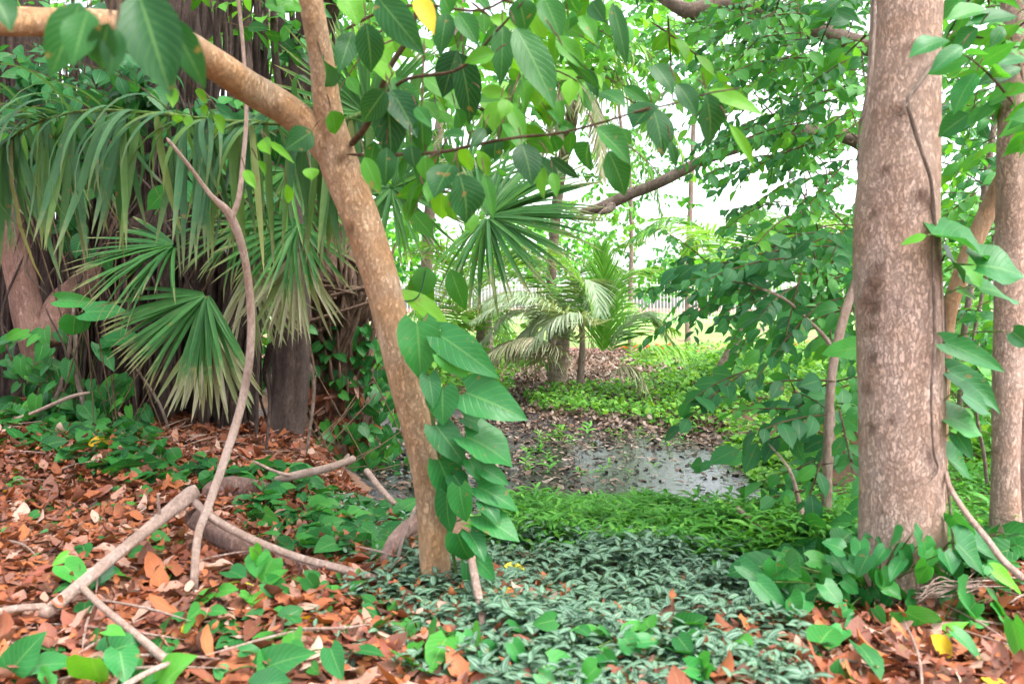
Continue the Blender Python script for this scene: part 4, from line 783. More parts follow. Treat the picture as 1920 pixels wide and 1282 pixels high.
FANS = [  # hub px, py, d, axis (screen angle deg, towards camera), radius px, n, spread, droop, tones, normal
 (328, 461, 3.7, 205, -.25, 185, 26, 150, .5, (.1, .6), (0, -.5, .85)), (389, 551, 3.5, 243, -.3, 190, 28, 125, .5, (.1, .6), (0, -.85, .5)), (560, 418, 3.9, 235, -.35, 165, 26, 170, .5, (.2, .8), (0, -.7, .7)),
 (540, 320, 4.0, 265, -.3, 165, 30, 200, .5, (.5, 1), (0, -.6, .8)), (915, 408, 3.75, 2, -.25, 205, 62, 235, .55, (.2, .9), (.1, -.75, .65)), (735, 352, 4.1, 300, -.1, 150, 34, 300, .3, (.3, .9), (0, -.9, .4)), (690, 215, 4.2, 100, .1, 180, 30, 160, .3, (.3, .8), (0, -.9, .3)), (480, 420, 4.3, 190, -.2, 160, 26, 200, .6, (.3, .9), (0, -.6, .8)), (640, 330, 4.3, 60, .1, 200, 30, 180, .4, (.2, .8), (0, -.9, .3)), (860, 360, 4.3, 50, .3, 170, 28, 170, .4, (.2, .8), (0, -.8, .5))]
for i, (hx, hy, d, ang, tw_, rad, n, spd, dr2, rr, nr) in enumerate(FANS):
    a = Acc(); hub = W(hx, hy, d); ar = math.radians(ang)
    ax = np.array([math.cos(ar), tw_, math.sin(ar)])
    fan(a, hub, ax, np.array(nr), rad/F*d, int(n*1.55), spd, .021, dr2, rr)
    fr = a.build('frond', M['fan'], fp)
    b = Acc(); tube(b, [crown0+np.array([random.gauss(0, .03), -.1, -.1]), (crown0+hub)/2+UP*.12, hub], [.012, .009, .006], n=16, seg=7); b.build('leaf_stalk', M['stem'], fr)
a = Acc(); fan(a, W(400, 600, 3.62), np.array([.05, -.1, -1]), np.array([0, -1, .2]), .4, 26, 70, .03, .3, (0, 1)); a.build('dead_frond', M['dryfrond'], fp)
a = Acc(); fan(a, W(560, 470, 3.95), np.array([-.1, -.2, -1]), np.array([0, -1, .2]), .42, 26, 60, .022, .3, (0, 1)); a.build('dead_frond', M['dryfrond'], fp)
a = Acc(); fan(a, W(470, 500, 4.1), np.array([.25, -.2, -1]), np.array([0, -1, .2]), .4, 22, 70, .02, .3, (0, 1)); a.build('dead_frond', M['dryfrond'], fp)
vinecluster('palm_ivy', 'heart leaved vine scrambling over the shaggy palm trunk', (620, 880), [([(560, 800), (640, 780), (740, 800), (760, 930), (640, 950), (540, 900)], 150, dP-.4, dP-.15), ([(600, 560), (730, 640), (740, 780), (640, 760), (600, 680)], 80, dP-.3, dP-.2), ([(480, 650), (580, 600), (590, 720), (490, 740)], 44, dP-.4, dP-.2), ([(690, 720), (800, 760), (800, 960), (720, 900)], 90, dP-.3, dP+.3)], .095, rr=(.1, .9))
# the long drooping frond
a = Acc(); b = Acc(); dD = 2.9
hf = thing('drooping_palm_frond', 'long palm frond hanging like a fringe in front of the fig', 'palm frond', W(690, 235, dD+.5))
pth = spline([W(700, 200, dD+.5), W(640, 225, dD+.3), (W(520, 232, dD+.15)), W(400, 225, dD), W(280, 212, dD-.05), W(160, 208, dD-.05), W(60, 235, dD), W(-20, 290, dD)], 80)
tube(b, pth[::3], np.linspace(.01, .004, len(pth[::3])), n=40, seg=7)
k = 112; sI = np.sort(R.random(k))*76+2; O = np.stack([np.interp(sI, np.arange(80), pth[:, i]) for i in range(3)], -1)
sgn = np.where(R.random(k) < .5, -1, 1)
T = np.column_stack([R.normal(-.12, .16, k)-.35*ss(55, 80, sI), sgn*.35+R.normal(0, .12, k), .25-.5*R.random(k)])
tone = np.where((sI > 18) & (sI < 46), .1+.75*R.random(k)**1.3, .5*R.random(k)); Ls = (.35+.12*R.random(k))*np.where(sI < 18, 1.05, 1)
leaves(a, STRAPF, O, T, np.column_stack([R.normal(0, .25, k), -sgn*.1-.3, np.full(k, .9)]), Ls*1.1, .017*(.8+.5*R.random(k)), 1.7+.5*R.random(k), .35, tone)
for i in range(3):
    O2 = O[R.integers(0, k, 26)]; leaves(a, STRAP, O2, np.column_stack([R.normal(0, .12, 26), R.normal(0, .15, 26), np.full(26, -1)]), np.column_stack([R.normal(0, .5, 26), np.full(26, -1), np.zeros(26)]), .4+.2*R.random(26), .03, R.normal(0, .2, 26), .35, R.random(26)*.9)
a.build('leaflets', M['droop'], hf); b.build('rachis', M['stem'], hf)

def palm(name, label, base, fronds, trunk=None, m='palm', dry=()):
    o = thing(name, label, 'palm', base)
    if trunk:
        t = Acc(); tpx(t, trunk, n=60, seg=16, rough=.06); t.build('trunk', M['bark_palm'], o)
    for i, (pth, L, wd, n, kw) in enumerate(fronds):
        a, b = Acc(), Acc(); kw = dict(kw); mm = kw.pop('mat', m)
        pinnate(a, b, [W(*p) for p in pth], L, wd, n, **kw)
        fr = a.build('frond', M[mm], o); b.build('leaf_stalk', M['stem'] if mm != 'dryfrond' else M['dryfrond'], fr)
    return o
d9 = hit(1125, 745)[1]
palm('young_coconut_palm', 'young palm with one upright bright frond on the far bank', hit(1125, 745), [
  ([(1125, 740, d9), (1130, 650, d9), (1132, 560, d9), (1128, 462, d9)], .5, .019, 74, dict(mat='cover', ang=44, droop=-.1, rr=(.3, .8), up=np.array([0, -1., 0.2]), m0=.3, rad=.02)),
  ([(1120, 740, d9), (1085, 640, d9-.2), (1030, 590, d9-.3), (960, 585, d9-.4), (905, 640, d9-.5)], .42, .017, 100, dict(mat='silver', rr=(.4, 1), droop=.35, ang=62, m0=.3)),
  ([(1118, 742, d9), (1090, 660, d9-.3), (1050, 605, d9-.4), (1010, 600, d9-.5), (965, 650, d9-.7)], .42, .017, 100, dict(mat='silver', rr=(.6, 1), droop=.5, ang=62, m0=.3)),
  ([(1130, 740, d9), (1150, 650, d9), (1200, 590, d9+.2), (1270, 620, d9+.3)], .45, .03, 44, dict(rr=(.4, 1), droop=.5, m0=.3)),
  ([(1118, 738, d9), (1080, 600, d9+.4), (1000, 520, d9+.5), (900, 520, d9+.5), (850, 580, d9+.5)], .42, .018, 90, dict(rr=(.3, 1), droop=.4, ang=60, m0=.3)),
  ([(1120, 738, d9), (1110, 600, d9+.3), (1060, 500, d9+.3), (1000, 460, d9+.3), (940, 480, d9+.3)], .42, .018, 90, dict(rr=(.4, 1), droop=.3, ang=60, m0=.3)),
  ([(1130, 738, d9), (1140, 600, d9+.4), (1170, 520, d9+.5), (1230, 500, d9+.5)], .42, .03, 44, dict(rr=(.4, 1), droop=.5, m0=.3)),
  ([(1128, 742, d9), (1160, 690, d9-.3), (1200, 700, d9-.4), (1225, 790, d9-.5)], .3, .025, 30, dict(mat='dryfrond', droop=1., m0=.3))])
d8 = hit(1330, 740)[1]
palm('sheen_arching_palm', 'stemless palm with wide sheen tinted arching fronds at the near edge of the far bank', hit(1100, 752), [
  ([(1100, 745, 9.0), (1085, 640, 8.8), (1030, 572, 8.6), (960, 560, 8.4), (885, 600, 8.3)], .4, .017, 100, dict(mat='silver', rr=(.4, 1), droop=.35, ang=62, m0=.35)),
  ([(1104, 745, 9.0), (1120, 640, 8.8), (1090, 590, 8.6), (1040, 598, 8.4), (985, 660, 8.3)], .4, .017, 96, dict(mat='silver', rr=(.6, 1), droop=.45, ang=62, m0=.35)),
  ([(1098, 745, 9.0), (1050, 660, 8.7), (985, 632, 8.5), (905, 668, 8.3)], .4, .017, 90, dict(mat='dryfrond', droop=.6, ang=62, m0=.3)),
  ([(1104, 745, 9.0), (1150, 640, 9.0), (1205, 590, 9.0), (1260, 640, 9.0)], .4, .017, 90, dict(mat='silver', rr=(.1, .6), droop=.35, ang=60, m0=.3)),
  ([(1102, 745, 9.0), (1108, 620, 9.0), (1080, 520, 9.0), (1030, 460, 9.0)], .4, .017, 90, dict(rr=(.5, 1), droop=.2, ang=58, m0=.3))])
palm('low_palm_seedling', 'small palm with one low bright frond arching over the bank cover', hit(1195, 700), [
  ([(1190, 700, 11), (1215, 655, 10.8), (1270, 650, 10.6), (1350, 690, 10.4)], .35, .03, 36, dict(rr=(.7, 1), droop=.7, m0=.15)), ([(1190, 700, 11), (1180, 620, 11), (1160, 560, 11.2), (1130, 540, 11.2)], .35, .03, 34, dict(rr=(.6, 1), droop=.4))])
palm('dry_frond_palm', 'short palm with drooping sheen tinted and dry fronds round a dark trunk', hit(1048, 742), [
  ([(1050, 640, 9.7), (1020, 560, 9.2), (960, 548, 8.9), (905, 570, 8.7)], .42, .017, 100, dict(mat='silver', rr=(.4, 1), droop=.35, ang=62)), ([(1060, 700, 9.5), (1010, 650, 9.1), (955, 640, 8.8), (905, 665, 8.6)], .46, .017, 100, dict(mat='dryfrond', droop=.8, ang=62)),
  ([(1055, 640, 9.7), (1085, 540, 9.3), (1110, 530, 9.1), (1125, 590, 8.9)], .42, .017, 96, dict(mat='silver', droop=.5, ang=62)), ([(1050, 640, 9.7), (1040, 540, 10), (1000, 480, 10), (930, 470, 10)], .5, .03, 44, dict(droop=.6)), ([(1052, 640, 9.7), (1080, 530, 10), (1110, 490, 10), (1160, 500, 10)], .5, .03, 44, dict(droop=.6))],
  trunk=[(1045, 760, 34, 9.7), (1048, 720, 28, 9.7), (1055, 650, 26, 9.7), (1058, 610, 20, 9.7)])
palm('tall_feather_palm', 'tall palm with pale ringed trunk and feathery hanging fronds above', hit(1040, 715), [
  ([(1078, 190, 10.5), (1040, 130, 10.3), (980, 150, 10), (940, 260, 9.8)], .6, .03, 56, dict(droop=.9)), ([(1078, 190, 10.5), (1120, 120, 10.2), (1190, 150, 10), (1230, 270, 9.8)], .6, .03, 56, dict(droop=.9)), ([(1078, 190, 10.5), (1100, 100, 10), (1170, 70, 9.6), (1260, 130, 9.4)], .6, .03, 56, dict(droop=.8)),
  ([(1078, 190, 10.5), (1040, 90, 10.5), (960, 50, 10.5), (880, 110, 10.5)], .6, .03, 56, dict(droop=.8)), ([(1078, 190, 10.5), (1090, 160, 9.9), (1120, 210, 9.6), (1130, 330, 9.5)], .5, .026, 46, dict(mat='dryfrond', droop=1.)), ([(1078, 190, 10.5), (1060, 160, 10), (1040, 220, 9.8), (1045, 350, 9.8)], .5, .026, 46, dict(mat='dryfrond', droop=1.)),
  ([(1078, 190, 10.5), (1140, 150, 11), (1230, 200, 11.2), (1300, 330, 11.2)], .6, .03, 56, dict(droop=.9)), ([(1078, 190, 10.5), (1150, 230, 10.5), (1210, 300, 10.4), (1240, 400, 10.4)], .5, .026, 50, dict(droop=.9))],
  trunk=[(1040, 730, 26, 10.5), (1036, 600, 20, 10.5), (1035, 500, 19, 10.5), (1048, 350, 20, 10.5), (1070, 230, 24, 10.5), (1078, 180, 18, 10.5)])
palm('bushy_feather_palm', 'bushy palm of arching feathery fronds behind the leaning orange trunk', hit(880, 690), [
  ([(880, 640, 11.5), (860, 540, 11.5), (830, 470, 11.3), (770, 470, 11)], .55, .03, 46, dict(rr=(.3, 1))), ([(880, 640, 11.5), (870, 520, 11.5), (880, 430, 11.5), (930, 380, 11.3)], .55, .03, 46, dict(rr=(.3, 1))), ([(880, 640, 11.5), (850, 580, 11.2), (810, 560, 11), (760, 600, 10.8)], .5, .03, 44, dict(rr=(.4, 1))), ([(880, 640, 11.5), (900, 540, 11.5), (950, 480, 11.3), (1010, 490, 11)], .5, .03, 44, dict(rr=(.3, 1))),
  ([(880, 640, 11.5), (840, 540, 11.7), (790, 520, 11.7), (740, 560, 11.7)], .5, .03, 44, dict(rr=(.4, 1))), ([(880, 640, 11.5), (900, 590, 11.2), (930, 580, 11), (950, 640, 10.8)], .5, .03, 44, dict(rr=(.4, 1)))],
  trunk=[(905, 720, 40, 11.6), (908, 640, 32, 11.6), (906, 570, 28, 11.6)])
ln = thing('leaning_palm_stump', 'short leaning ringed palm trunk on the green bank', 'palm', hit(1340, 722)); a = Acc(); d7 = hit(1340, 722)[1]
tpx(a, [(1330, 740, 34, d7), (1345, 710, 26, d7), (1362, 675, 22, d7), (1380, 640, 19, d7), (1392, 600, 18, d7), (1400, 520, 16, d7)], n=40, seg=14, rough=.08); a.build('trunk', M['bark_palm'], ln)
a, b = Acc(), Acc()
for i in range(7):
    an = i*.9; p0 = W(1400, 520, d7); e1 = np.array([math.cos(an), math.sin(an), .5]); pinnate(a, b, [p0, p0+e1*.5+UP*.2, p0+e1*1.0+UP*.1, p0+e1*1.5-UP*.4], .4, .03, 36)
a.build('fronds', M['palm'], ln)
sg = thing('thin_palm_stem', 'thin dark vine wrapped palm stem beside the sheen tinted dry palm', 'palm', hit(1090, 745)); a = Acc()
tpx(a, [(1090, 770, 20, 9.8), (1088, 720, 15, 9.8), (1092, 650, 12, 9.8), (1090, 600, 10, 9.8)], n=30, seg=12, rough=.15); a.build('trunk', M['bark_grey'], sg)

# ------------------------------------------------------------------ background trees and shrubs
def bgtree(name, label, px, py, d, trunkpx, regs, L, m='bg', wr=.55, cat='tree', bark='bark_grey', rr=(0, 1), ln=.6):
    x, y = (px-960)/F*d, d; g = np.array([x, y, float(G(x, y))]); o = thing(name, label, cat, g)
    if trunkpx:
        a = Acc(); tube(a, [g-UP*.1]+[W(*p[:2], p[3]) for p in trunkpx], [trunkpx[0][2]/F*d*.6]+[p[2]/F*p[3]/2 for p in trunkpx], n=50, seg=10, rough=.07); a.build('trunk', M[bark], o)
    lf = Acc(); tw = Acc()
    for poly, n, d0, d1 in regs:
        for p in pxregion(poly, n, d0, d1): spray(lf, tw, p, [random.gauss(0, .8), random.gauss(0, .6), random.gauss(0, .35)], ln, 10, L, wr, rr=rr, toward=.4)
    lf.build('crown', M[m], o, also=[(tw, M['twig'])]); return o
bgtree('background_tree', 'airy bright leaved tree across the pond behind the hanging leaves', 800, 660, 12, [(800, 500, 22, 12), (815, 300, 20, 12), (850, 100, 18, 12), (880, -100, 14, 12)], [([(640, -40), (1180, -40), (1200, 120), (1000, 220), (860, 330), (700, 330), (620, 150)], 270, 8, 13), ([(690, 230), (860, 330), (850, 420), (740, 470), (690, 420)], 26, 10, 12)], .17, 'bg')
bgtree('background_tree', 'thin grey tree rising in the bright gap beyond the bare limb', 1182, 660, 15, [(1182, 560, 9, 15), (1184, 450, 8, 15), (1180, 320, 7, 15), (1160, 200, 6, 15), (1150, 0, 5, 15)], [([(1100, 260), (1200, 240), (1260, 330), (1200, 440), (1110, 470), (1080, 360)], 30, 13, 16), ([(1120, -20), (1340, -20), (1320, 80), (1200, 110)], 36, 11, 15)], .16, 'bg', rr=(.3, 1))
bgtree('background_tree', 'fine leaved tall tree far beyond the bare limb speckling the white sky', 1290, 655, 19, [(1290, 500, 10, 19), (1300, 250, 9, 19), (1310, -60, 7, 19)], [([(1180, -40), (1480, -40), (1480, 180), (1380, 160), (1290, 220), (1200, 160)], 190, 15, 20), ([(1130, 200), (1300, 250), (1330, 330), (1200, 330)], 40, 15, 20), ([(1000, 120), (1180, 60), (1180, 300), (1040, 330)], 34, 14, 19), ([(1120, 260), (1260, 300), (1290, 560), (1120, 560)], 70, 15, 20), ([(1180, 520), (1600, 520), (1600, 600), (1180, 590)], 30, 22, 26)], .15, 'bgdark', rr=(.1, 1), ln=.7)
bgtree('background_tree', 'green tree behind the fig seen through the gaps between its roots', 470, 690, 10, [(470, 560, 30, 10), (480, 300, 26, 10), (500, 0, 20, 10)], [([(380, -60), (700, -60), (700, 260), (420, 260)], 120, 8, 11), ([(430, 380), (620, 380), (620, 690), (450, 690)], 90, 8.5, 11), ([(-40, -40), (380, -40), (380, 300), (-40, 400)], 110, 8, 11)], .16, 'bg', rr=(.2, 1))
bgtree('background_shrub', 'dense green shrub on the far bank behind the fig roots', 560, 700, 9.6, None, [([(420, 600), (700, 600), (760, 690), (420, 700)], 80, 9, 10.5)], .13, 'cover', cat='shrub', rr=(0, .8))
bgtree('background_shrub', 'green shrub growing under the bushy palm behind the leaning trunk', 840, 690, 10, None, [([(700, 580), (960, 600), (980, 680), (880, 700), (700, 690)], 60, 9.5, 12)], .12, 'cover', cat='shrub', rr=(.1, 1))
bgtree('background_shrub', 'dark shrub filling the gap at the far side of the fig roots', 20, 700, 8, None, [([(-300, 350), (120, 350), (140, 720), (-300, 720)], 90, 7, 9)], .14, 'bgdark', cat='shrub')
bgtree('background_shrub', 'tall green shrub in the gap between pale trunk and double trunk', 1840, 720, 7.5, None, [([(1630, 520), (1960, 480), (1960, 800), (1640, 820)], 110, 6.5, 9)], .13, 'cover', cat='shrub', rr=(0, .9))
bgtree('background_tree', 'dark leafy tree far behind the pale trunk', 1700, 640, 11, [(1700, 400, 30, 11), (1690, 0, 26, 11)], [([(1420, -60), (1960, -60), (1960, 470), (1700, 500), (1560, 420)], 60, 8.5, 12.5), ([(1760, -40), (1960, -40), (1960, 420), (1760, 420)], 50, 7, 12)], .16, 'bgdark')
pt('far_wall', (.6, .58, .54))
for i, (px, d, w, h, lab) in enumerate([(700, 60, 12, 8, 'pale round distant tree beyond the lawn behind the bushy palm'), (1010, 70, 14, 9, 'pale distant tree beyond the fence behind the tall palm'), (1330, 62, 10, 5, 'low pale distant tree beyond the fence above the red plants'), (1560, 66, 14, 8, 'wide pale distant tree beyond the lawn behind the leafy sapling'), (1850, 58, 12, 9, 'pale distant tree beyond the lawn behind the double trunk')]):
    x = (px-960)/F*d; g = np.array([x, d, float(G(x, d))]); o = thing('distant_tree', lab, 'tree', g); a = Acc(); tube(a, [g-UP*.2, g+UP*h*.4, g+UP*h*.7], [.3, .22, .1], n=10, seg=8); a.build('trunk', M['bark_grey'], o)
    lf = Acc(); n = 1500; v = nz(rv(n))*(.55+.45*R.random((n, 1)))*np.array([w/2, w/2, h*.36])*(1+.25*np.sin(np.arange(n)*.37))[:, None]
    leaves(lf, OVLOW, g+UP*h*.62+v, rv(n), UP+rv(n, .6), .6, .36, .4, .2); lf.build('crown', M['bg'], o)

# ------------------------------------------------------------------ lawn edge: fence, red plants, stones
fx = np.arange(-14, 26, .14); fy = 33.
fo = thing('metal_fence', 'grey picket fence across the far side of the lawn', 'fence', (5, fy, float(G(5, fy))))
a = Acc(); r2 = Acc()
for x in fx:
    z = float(G(x, fy)); tube(a, [(x, fy, z), (x, fy, z+1.75)], [.014, .014], n=2, seg=4, close=False)
for h in (.25, 1.6): tube(r2, [(-14, fy+.03, float(G(-14, fy))+h), (6, fy+.03, float(G(6, fy))+h), (26, fy+.03, float(G(26, fy))+h)], [.03]*3, n=20, seg=4)
a.build('pickets', M['fence'], fo); r2.build('rails', M['fence'], fo)
for x in np.arange(-14, 26, 3.):
    b = Acc(); z = float(G(x, fy)); tube(b, [(x, fy+.04, z-.1), (x, fy+.04, z+1.9)], [.06, .06], n=3, seg=6); b.build('post', M['fence'], fo)
pr = None
for i, px in enumerate([1180, 1245, 1372, 1414, 1445, 1476, 1500, 1222, 1812, 1830]):
    d = 17.4+random.uniform(-.3, .4); x = (px-960)/F*d; g = np.array([x, d, float(G(x, d))+.02])
    b = Acc(); n = 26; th = R.random(n)*6.28; leaves(b, STRAP, np.repeat(g[None], n, 0), np.column_stack([np.cos(th), np.sin(th), .5+R.random(n)]), UP+rv(n, .2), .22+.12*R.random(n), .05, .7, .3)
    tag(b.build('red_bedding_plant', M['red']), 'small spiky red plant in the mulch strip along the lawn', 'plant', 'red plants along the lawn edge')
def rock(px, py, w, lab):
    g = hit(px, py); s = w/F*g[1]/2; a = Acc(); tube(a, [g+np.array([-s, 0, .0]), g+np.array([-s*.6, 0, s*.2]), g+np.array([0, 0, s*.25]), g+np.array([s*.6, 0, s*.2]), g+np.array([s, 0, 0])], [s*.1, s*.5, s*.62, s*.5, s*.1], n=14, seg=12, rough=.12, seed=px)
    tag(a.build('stone', M['rock']), lab, 'stone')
rock(1250, 866, 26, 'rounded dark stone at the back edge of the pond'); rock(1305, 884, 24, 'wet dark stone standing in the bright water'); rock(965, 888, 26, 'brown stone at the pond edge beside the big vine leaves'); rock(1225, 874, 14, 'small stone beside the rounded dark stone')

# ------------------------------------------------------------------ fallen wood and loose stems
def stickg(name, label, L, m='stick', cat='stick', n=40, seg=12, rough=.07, extra=()):
    a = Acc(); tpx(a, L, n=n, seg=seg, rough=rough, seed=len(label))
    for e2 in extra: tpx(a, e2, n=12, seg=7, rough=.08)
    return tag(a.build(name, M[m]), label, cat)
g1 = hit(95, 1145)[1]
stickg('fallen_stick', 'long pale stick propped up across the brown leaf litter', [(84, 1150, 24, g1-.1), (100, 1138, 26, g1-.1), (170, 1080, 23, g1+.02), (245, 1018, 22, g1+.18), (310, 965, 26, g1+.32), (355, 928, 30, g1+.42), (372, 918, 24, g1+.44)], n=60, extra=[[(300, 970, 8, g1+.3), (297, 945, 6, g1+.28), (296, 925, 4, g1+.27)]])
stickg('fallen_stick', 'thin pale twig branching down from the long pale stick', [(150, 1097, 13, g1-.05), (195, 1140, 13, g1-.14), (260, 1193, 14, g1-.24), (305, 1232, 17, g1-.31), (318, 1242, 10, g1-.32)])
stickg('fallen_stick', 'reddish twig half buried in leaves at the near corner', [(-40, 1160, 14, g1-.14), (20, 1142, 14, g1-.12), (90, 1136, 12, g1-.1)])
stickg('fallen_stick', 'pinkish twig lying along the very front of the litter', [(225, 1290, 12, 1.5), (270, 1264, 11, 1.54), (310, 1246, 10, 1.56), (340, 1238, 7, 1.57)])
g2 = hit(460, 1060)[1]
stickg('fallen_branch', 'long thin curving branch lying over the broken log', [(362, 938, 15, g2+.05), (400, 972, 15, g2-.03), (470, 1010, 15, g2-.1), (560, 1045, 15, g2-.12), (640, 1066, 15, g2-.13), (705, 1085, 13, g2-.15), (740, 1096, 8, g2-.16)], n=50)
stickg('broken_log', 'broken flaky barked log end sticking out of the litter', [(366, 970, 38, g2+.1), (374, 974, 44, g2+.1), (420, 1002, 46, g2+.05), (455, 1025, 42, g2), (475, 1040, 30, g2)], 'log', 'log', n=50, seg=20, rough=.12)
stickg('fallen_log', 'mossy brown log half sunk in litter behind the shiny seedling', [(455, 1040, 40, g2+.1), (530, 1065, 50, g2+.06), (610, 1085, 48, g2), (690, 1105, 40, g2-.04), (740, 1112, 24, g2-.05)], 'log', 'log', n=50, seg=18, rough=.1)
g3 = hit(460, 935)[1]
stickg('fallen_log', 'grey log lying among heart leaves below the fig', [(385, 930, 20, g3), (400, 918, 34, g3), (440, 912, 38, g3), (490, 918, 32, g3), (515, 925, 20, g3)], 'bark_grey' if False else 'log', 'log', n=30, seg=16, rough=.08)
stickg('fallen_stick', 'pale dead branch resting against the ivy below the shaggy palm', [(515, 900, 14, g3), (560, 890, 16, g3-.05), (620, 876, 15, g3-.1), (668, 858, 13, g3-.1)], extra=[[(470, 862, 5, g3-.05), (520, 885, 6, g3-.05), (560, 892, 6, g3-.05)], [(640, 870, 7, g3-.1), (655, 850, 6, g3-.1)]])
g4 = hit(735, 1075)[1]
stickg('arching_root', 'dark arching root looping out of the ground beside the leaning trunk', [(726, 1090, 22, g4), (724, 1055, 24, g4), (735, 1020, 26, g4+.02), (765, 990, 30, g4+.08), (805, 972, 32, g4+.15), (850, 968, 26, g4+.25)], 'log', 'root', n=40, seg=16)
stickg('fallen_stick', 'speckled pinkish twig standing in the striped mat below the vine', [(884, 1046, 14, dF-.16), (892, 1090, 16, dF-.24), (902, 1140, 16, dF-.32), (908, 1185, 15, dF-.37), (912, 1215, 14, dF-.4)], extra=[[(908, 1185, 9, dF-.37), (930, 1200, 7, dF-.38)]])
stickg('thin_twig', 'thin pale twig leaning against the leaning orange trunk', [(742, 1070, 6, g4-.02), (755, 1010, 6, g4-.03), (775, 960, 6, g4-.02), (790, 935, 5, g4)], cat='twig')
g5 = hit(1470, 1022)[1]
stickg('fallen_stick', 'thin grey stick slanting in the herbs by the pond', [(1380, 950, 9, g5+.05), (1400, 968, 10, g5+.05), (1440, 998, 9, g5), (1475, 1025, 8, g5)])
stickg('fallen_stick', 'broad pale palm stalk leaning below the ivy at the palm foot', [(686, 880, 11, 3.3), (710, 912, 12, 3.2), (740, 945, 11, 3.1)])
stickg('dangling_cane', 'smooth grey cane curving down beside the pale trunk', [(1772, 880, 9, dB-.06), (1782, 915, 10, dB-.1), (1810, 960, 11, dB-.15), (1850, 1010, 12, dB-.2), (1880, 1050, 13, dB-.25), (1925, 1090, 14, dB-.3)], cat='cane')
a = Acc(); g6 = hit(1740, 1120)
for k in range(14): tpx(a, [(1725+random.gauss(0, 10), 1118+random.gauss(0, 13), 1.5, dB-.2+random.gauss(0, .02)), (1760, 1104+random.gauss(0, 10), 2.2, dB-.22), (1805+random.gauss(0, 4), 1098+random.gauss(0, 4), 2.5, dB-.22), (1850+random.gauss(0, 30), 1095+random.gauss(0, 12), 1.5, dB-.2)], n=12, seg=5)
tag(a.build('dry_root_tuft', M['stick']), 'tuft of dry reddish rootlets lying at the foot of the pale trunk', 'roots')
gl = hit(366, 1115); dl = gl[1]
lv = thing('liana', 'thin bare liana bending up from the litter and forking at the top', 'liana', gl); a = Acc()
tpx(a, [(362, 1125, 14.4, dl), (366, 1060, 15.2, dl), (372, 1000, 15.2, dl+.1), (390, 950, 16.0, dl+.25), (425, 850, 16.0, dl+.4), (452, 760, 15.2, dl+.5), (468, 670, 15.2, dl+.5), (470, 580, 14.4, dl+.5), (458, 480, 14.4, dl+.45), (432, 405, 16.0, dl+.4), (395, 365, 8.8, dl+.35), (350, 305, 7.2, dl+.3), (312, 258, 6.4, dl+.25)], n=110, seg=14, rough=.06)
tpx(a, [(434, 410, 11.2, dl+.4), (448, 370, 10.4, dl+.4), (456, 300, 8.8, dl+.4), (462, 210, 8.0, dl+.4), (455, 80, 7.2, dl+.4), (440, -60, 7.2, dl+.4)], n=50, seg=10, rough=.06)
a.build('stem', M['stick'], lv)
stickg('thin_twig', 'thin pale twig crossing the litter at the foot of the reddish trunk', [(0, 795, 7, dr_-.3), (60, 775, 7, dr_-.3), (130, 745, 7, dr_-.35), (170, 735, 5, dr_-.35)], cat='twig')
for i, (L, lab) in enumerate([([(95, 765, 8, dr_-.2), (115, 720, 8, dr_-.2), (130, 650, 7, dr_-.15), (140, 560, 6, dr_-.1)], 'straight thin root stake nearest the reddish trunk'), ([(170, 805, 10, dr_-.2), (152, 740, 9, dr_-.2), (142, 690, 8, dr_-.2), (142, 600, 7, dr_-.15)], 'second thin root stake standing in the ivy'), ([(575, 850, 6, 3.7), (588, 740, 6, 3.7), (582, 680, 6, 3.65)], 'thin pale stake standing before the shaggy palm trunk'), ([(330, 850, 6, 4.4), (300, 760, 6, 4.4), (255, 690, 5, 4.4)], 'thin slanting root in the dark hollow under the fan')]):
    stickg('thin_root', lab, L, 'bark_grey', 'root', n=24, seg=7)

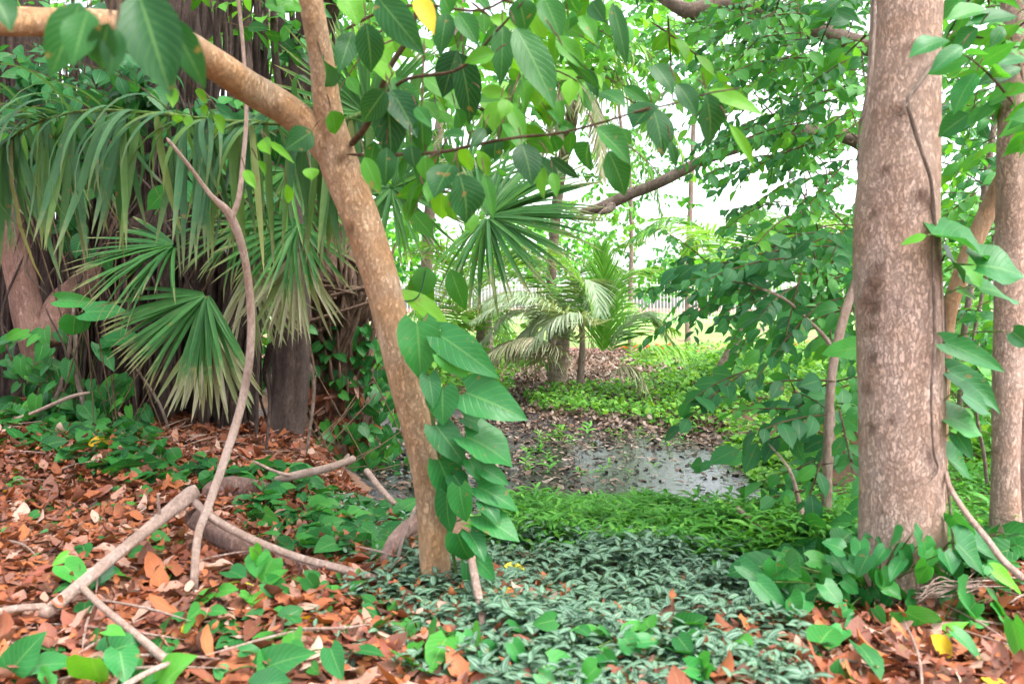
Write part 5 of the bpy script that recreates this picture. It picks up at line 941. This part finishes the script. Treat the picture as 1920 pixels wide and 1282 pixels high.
# ------------------------------------------------------------------ light, sky, camera
SUN_EL, SUN_AZ = 60, 115          # a soft veiled sun behind and to the side of the viewer
w = bpy.data.worlds.new('World'); C.world = w; w.use_nodes = True; nt = w.node_tree; nt.nodes.clear()
sky = nt.nodes.new('ShaderNodeTexSky'); sky.sky_type = 'NISHITA'; sky.sun_disc = False
sky.sun_elevation = math.radians(SUN_EL); sky.sun_rotation = math.radians(SUN_AZ); sky.air_density = 1.0; sky.dust_density = 4.; sky.ozone_density = .3
bg = nt.nodes.new('ShaderNodeBackground'); bg.inputs[1].default_value = .15; ow = nt.nodes.new('ShaderNodeOutputWorld')
hs = nt.nodes.new('ShaderNodeHueSaturation'); hs.inputs['Saturation'].default_value = .3; nt.links.new(sky.outputs[0], hs.inputs['Color']); nt.links.new(hs.outputs[0], bg.inputs[0]); nt.links.new(bg.outputs[0], ow.inputs[0])
ld = bpy.data.lights.new('sun', 'SUN'); ld.energy = .95; ld.angle = math.radians(38); ld.color = (1, .96, .9)
lo = bpy.data.objects.new('sun', ld); COL.objects.link(lo)
az, el = math.radians(SUN_AZ), math.radians(SUN_EL)
sd = Vector((math.sin(az)*math.cos(el), math.cos(az)*math.cos(el), math.sin(el)))
lo.rotation_euler = (-sd).to_track_quat('-Z', 'Y').to_euler(); lo.location = sd*30
cd = bpy.data.cameras.new('camera'); cam = bpy.data.objects.new('camera', cd); COL.objects.link(cam)
cam.location = (0, 0, H); cam.rotation_euler = (math.radians(90), 0, 0)
cd.sensor_width = 36; cd.lens = F/1920*36; cd.shift_y = (HZ-641)/1920; cd.clip_start = .05; cd.clip_end = 2000
cd.dof.use_dof = True; cd.dof.focus_distance = 5.5; cd.dof.aperture_fstop = 5.0
C.camera = cam
C.view_settings.view_transform = 'Standard'; C.view_settings.look = 'None'; C.view_settings.exposure = 2.42; C.view_settings.gamma = 1
C.cycles.max_bounces = 8; C.cycles.diffuse_bounces = 4; C.cycles.transmission_bounces = 6; C.cycles.use_denoising = True
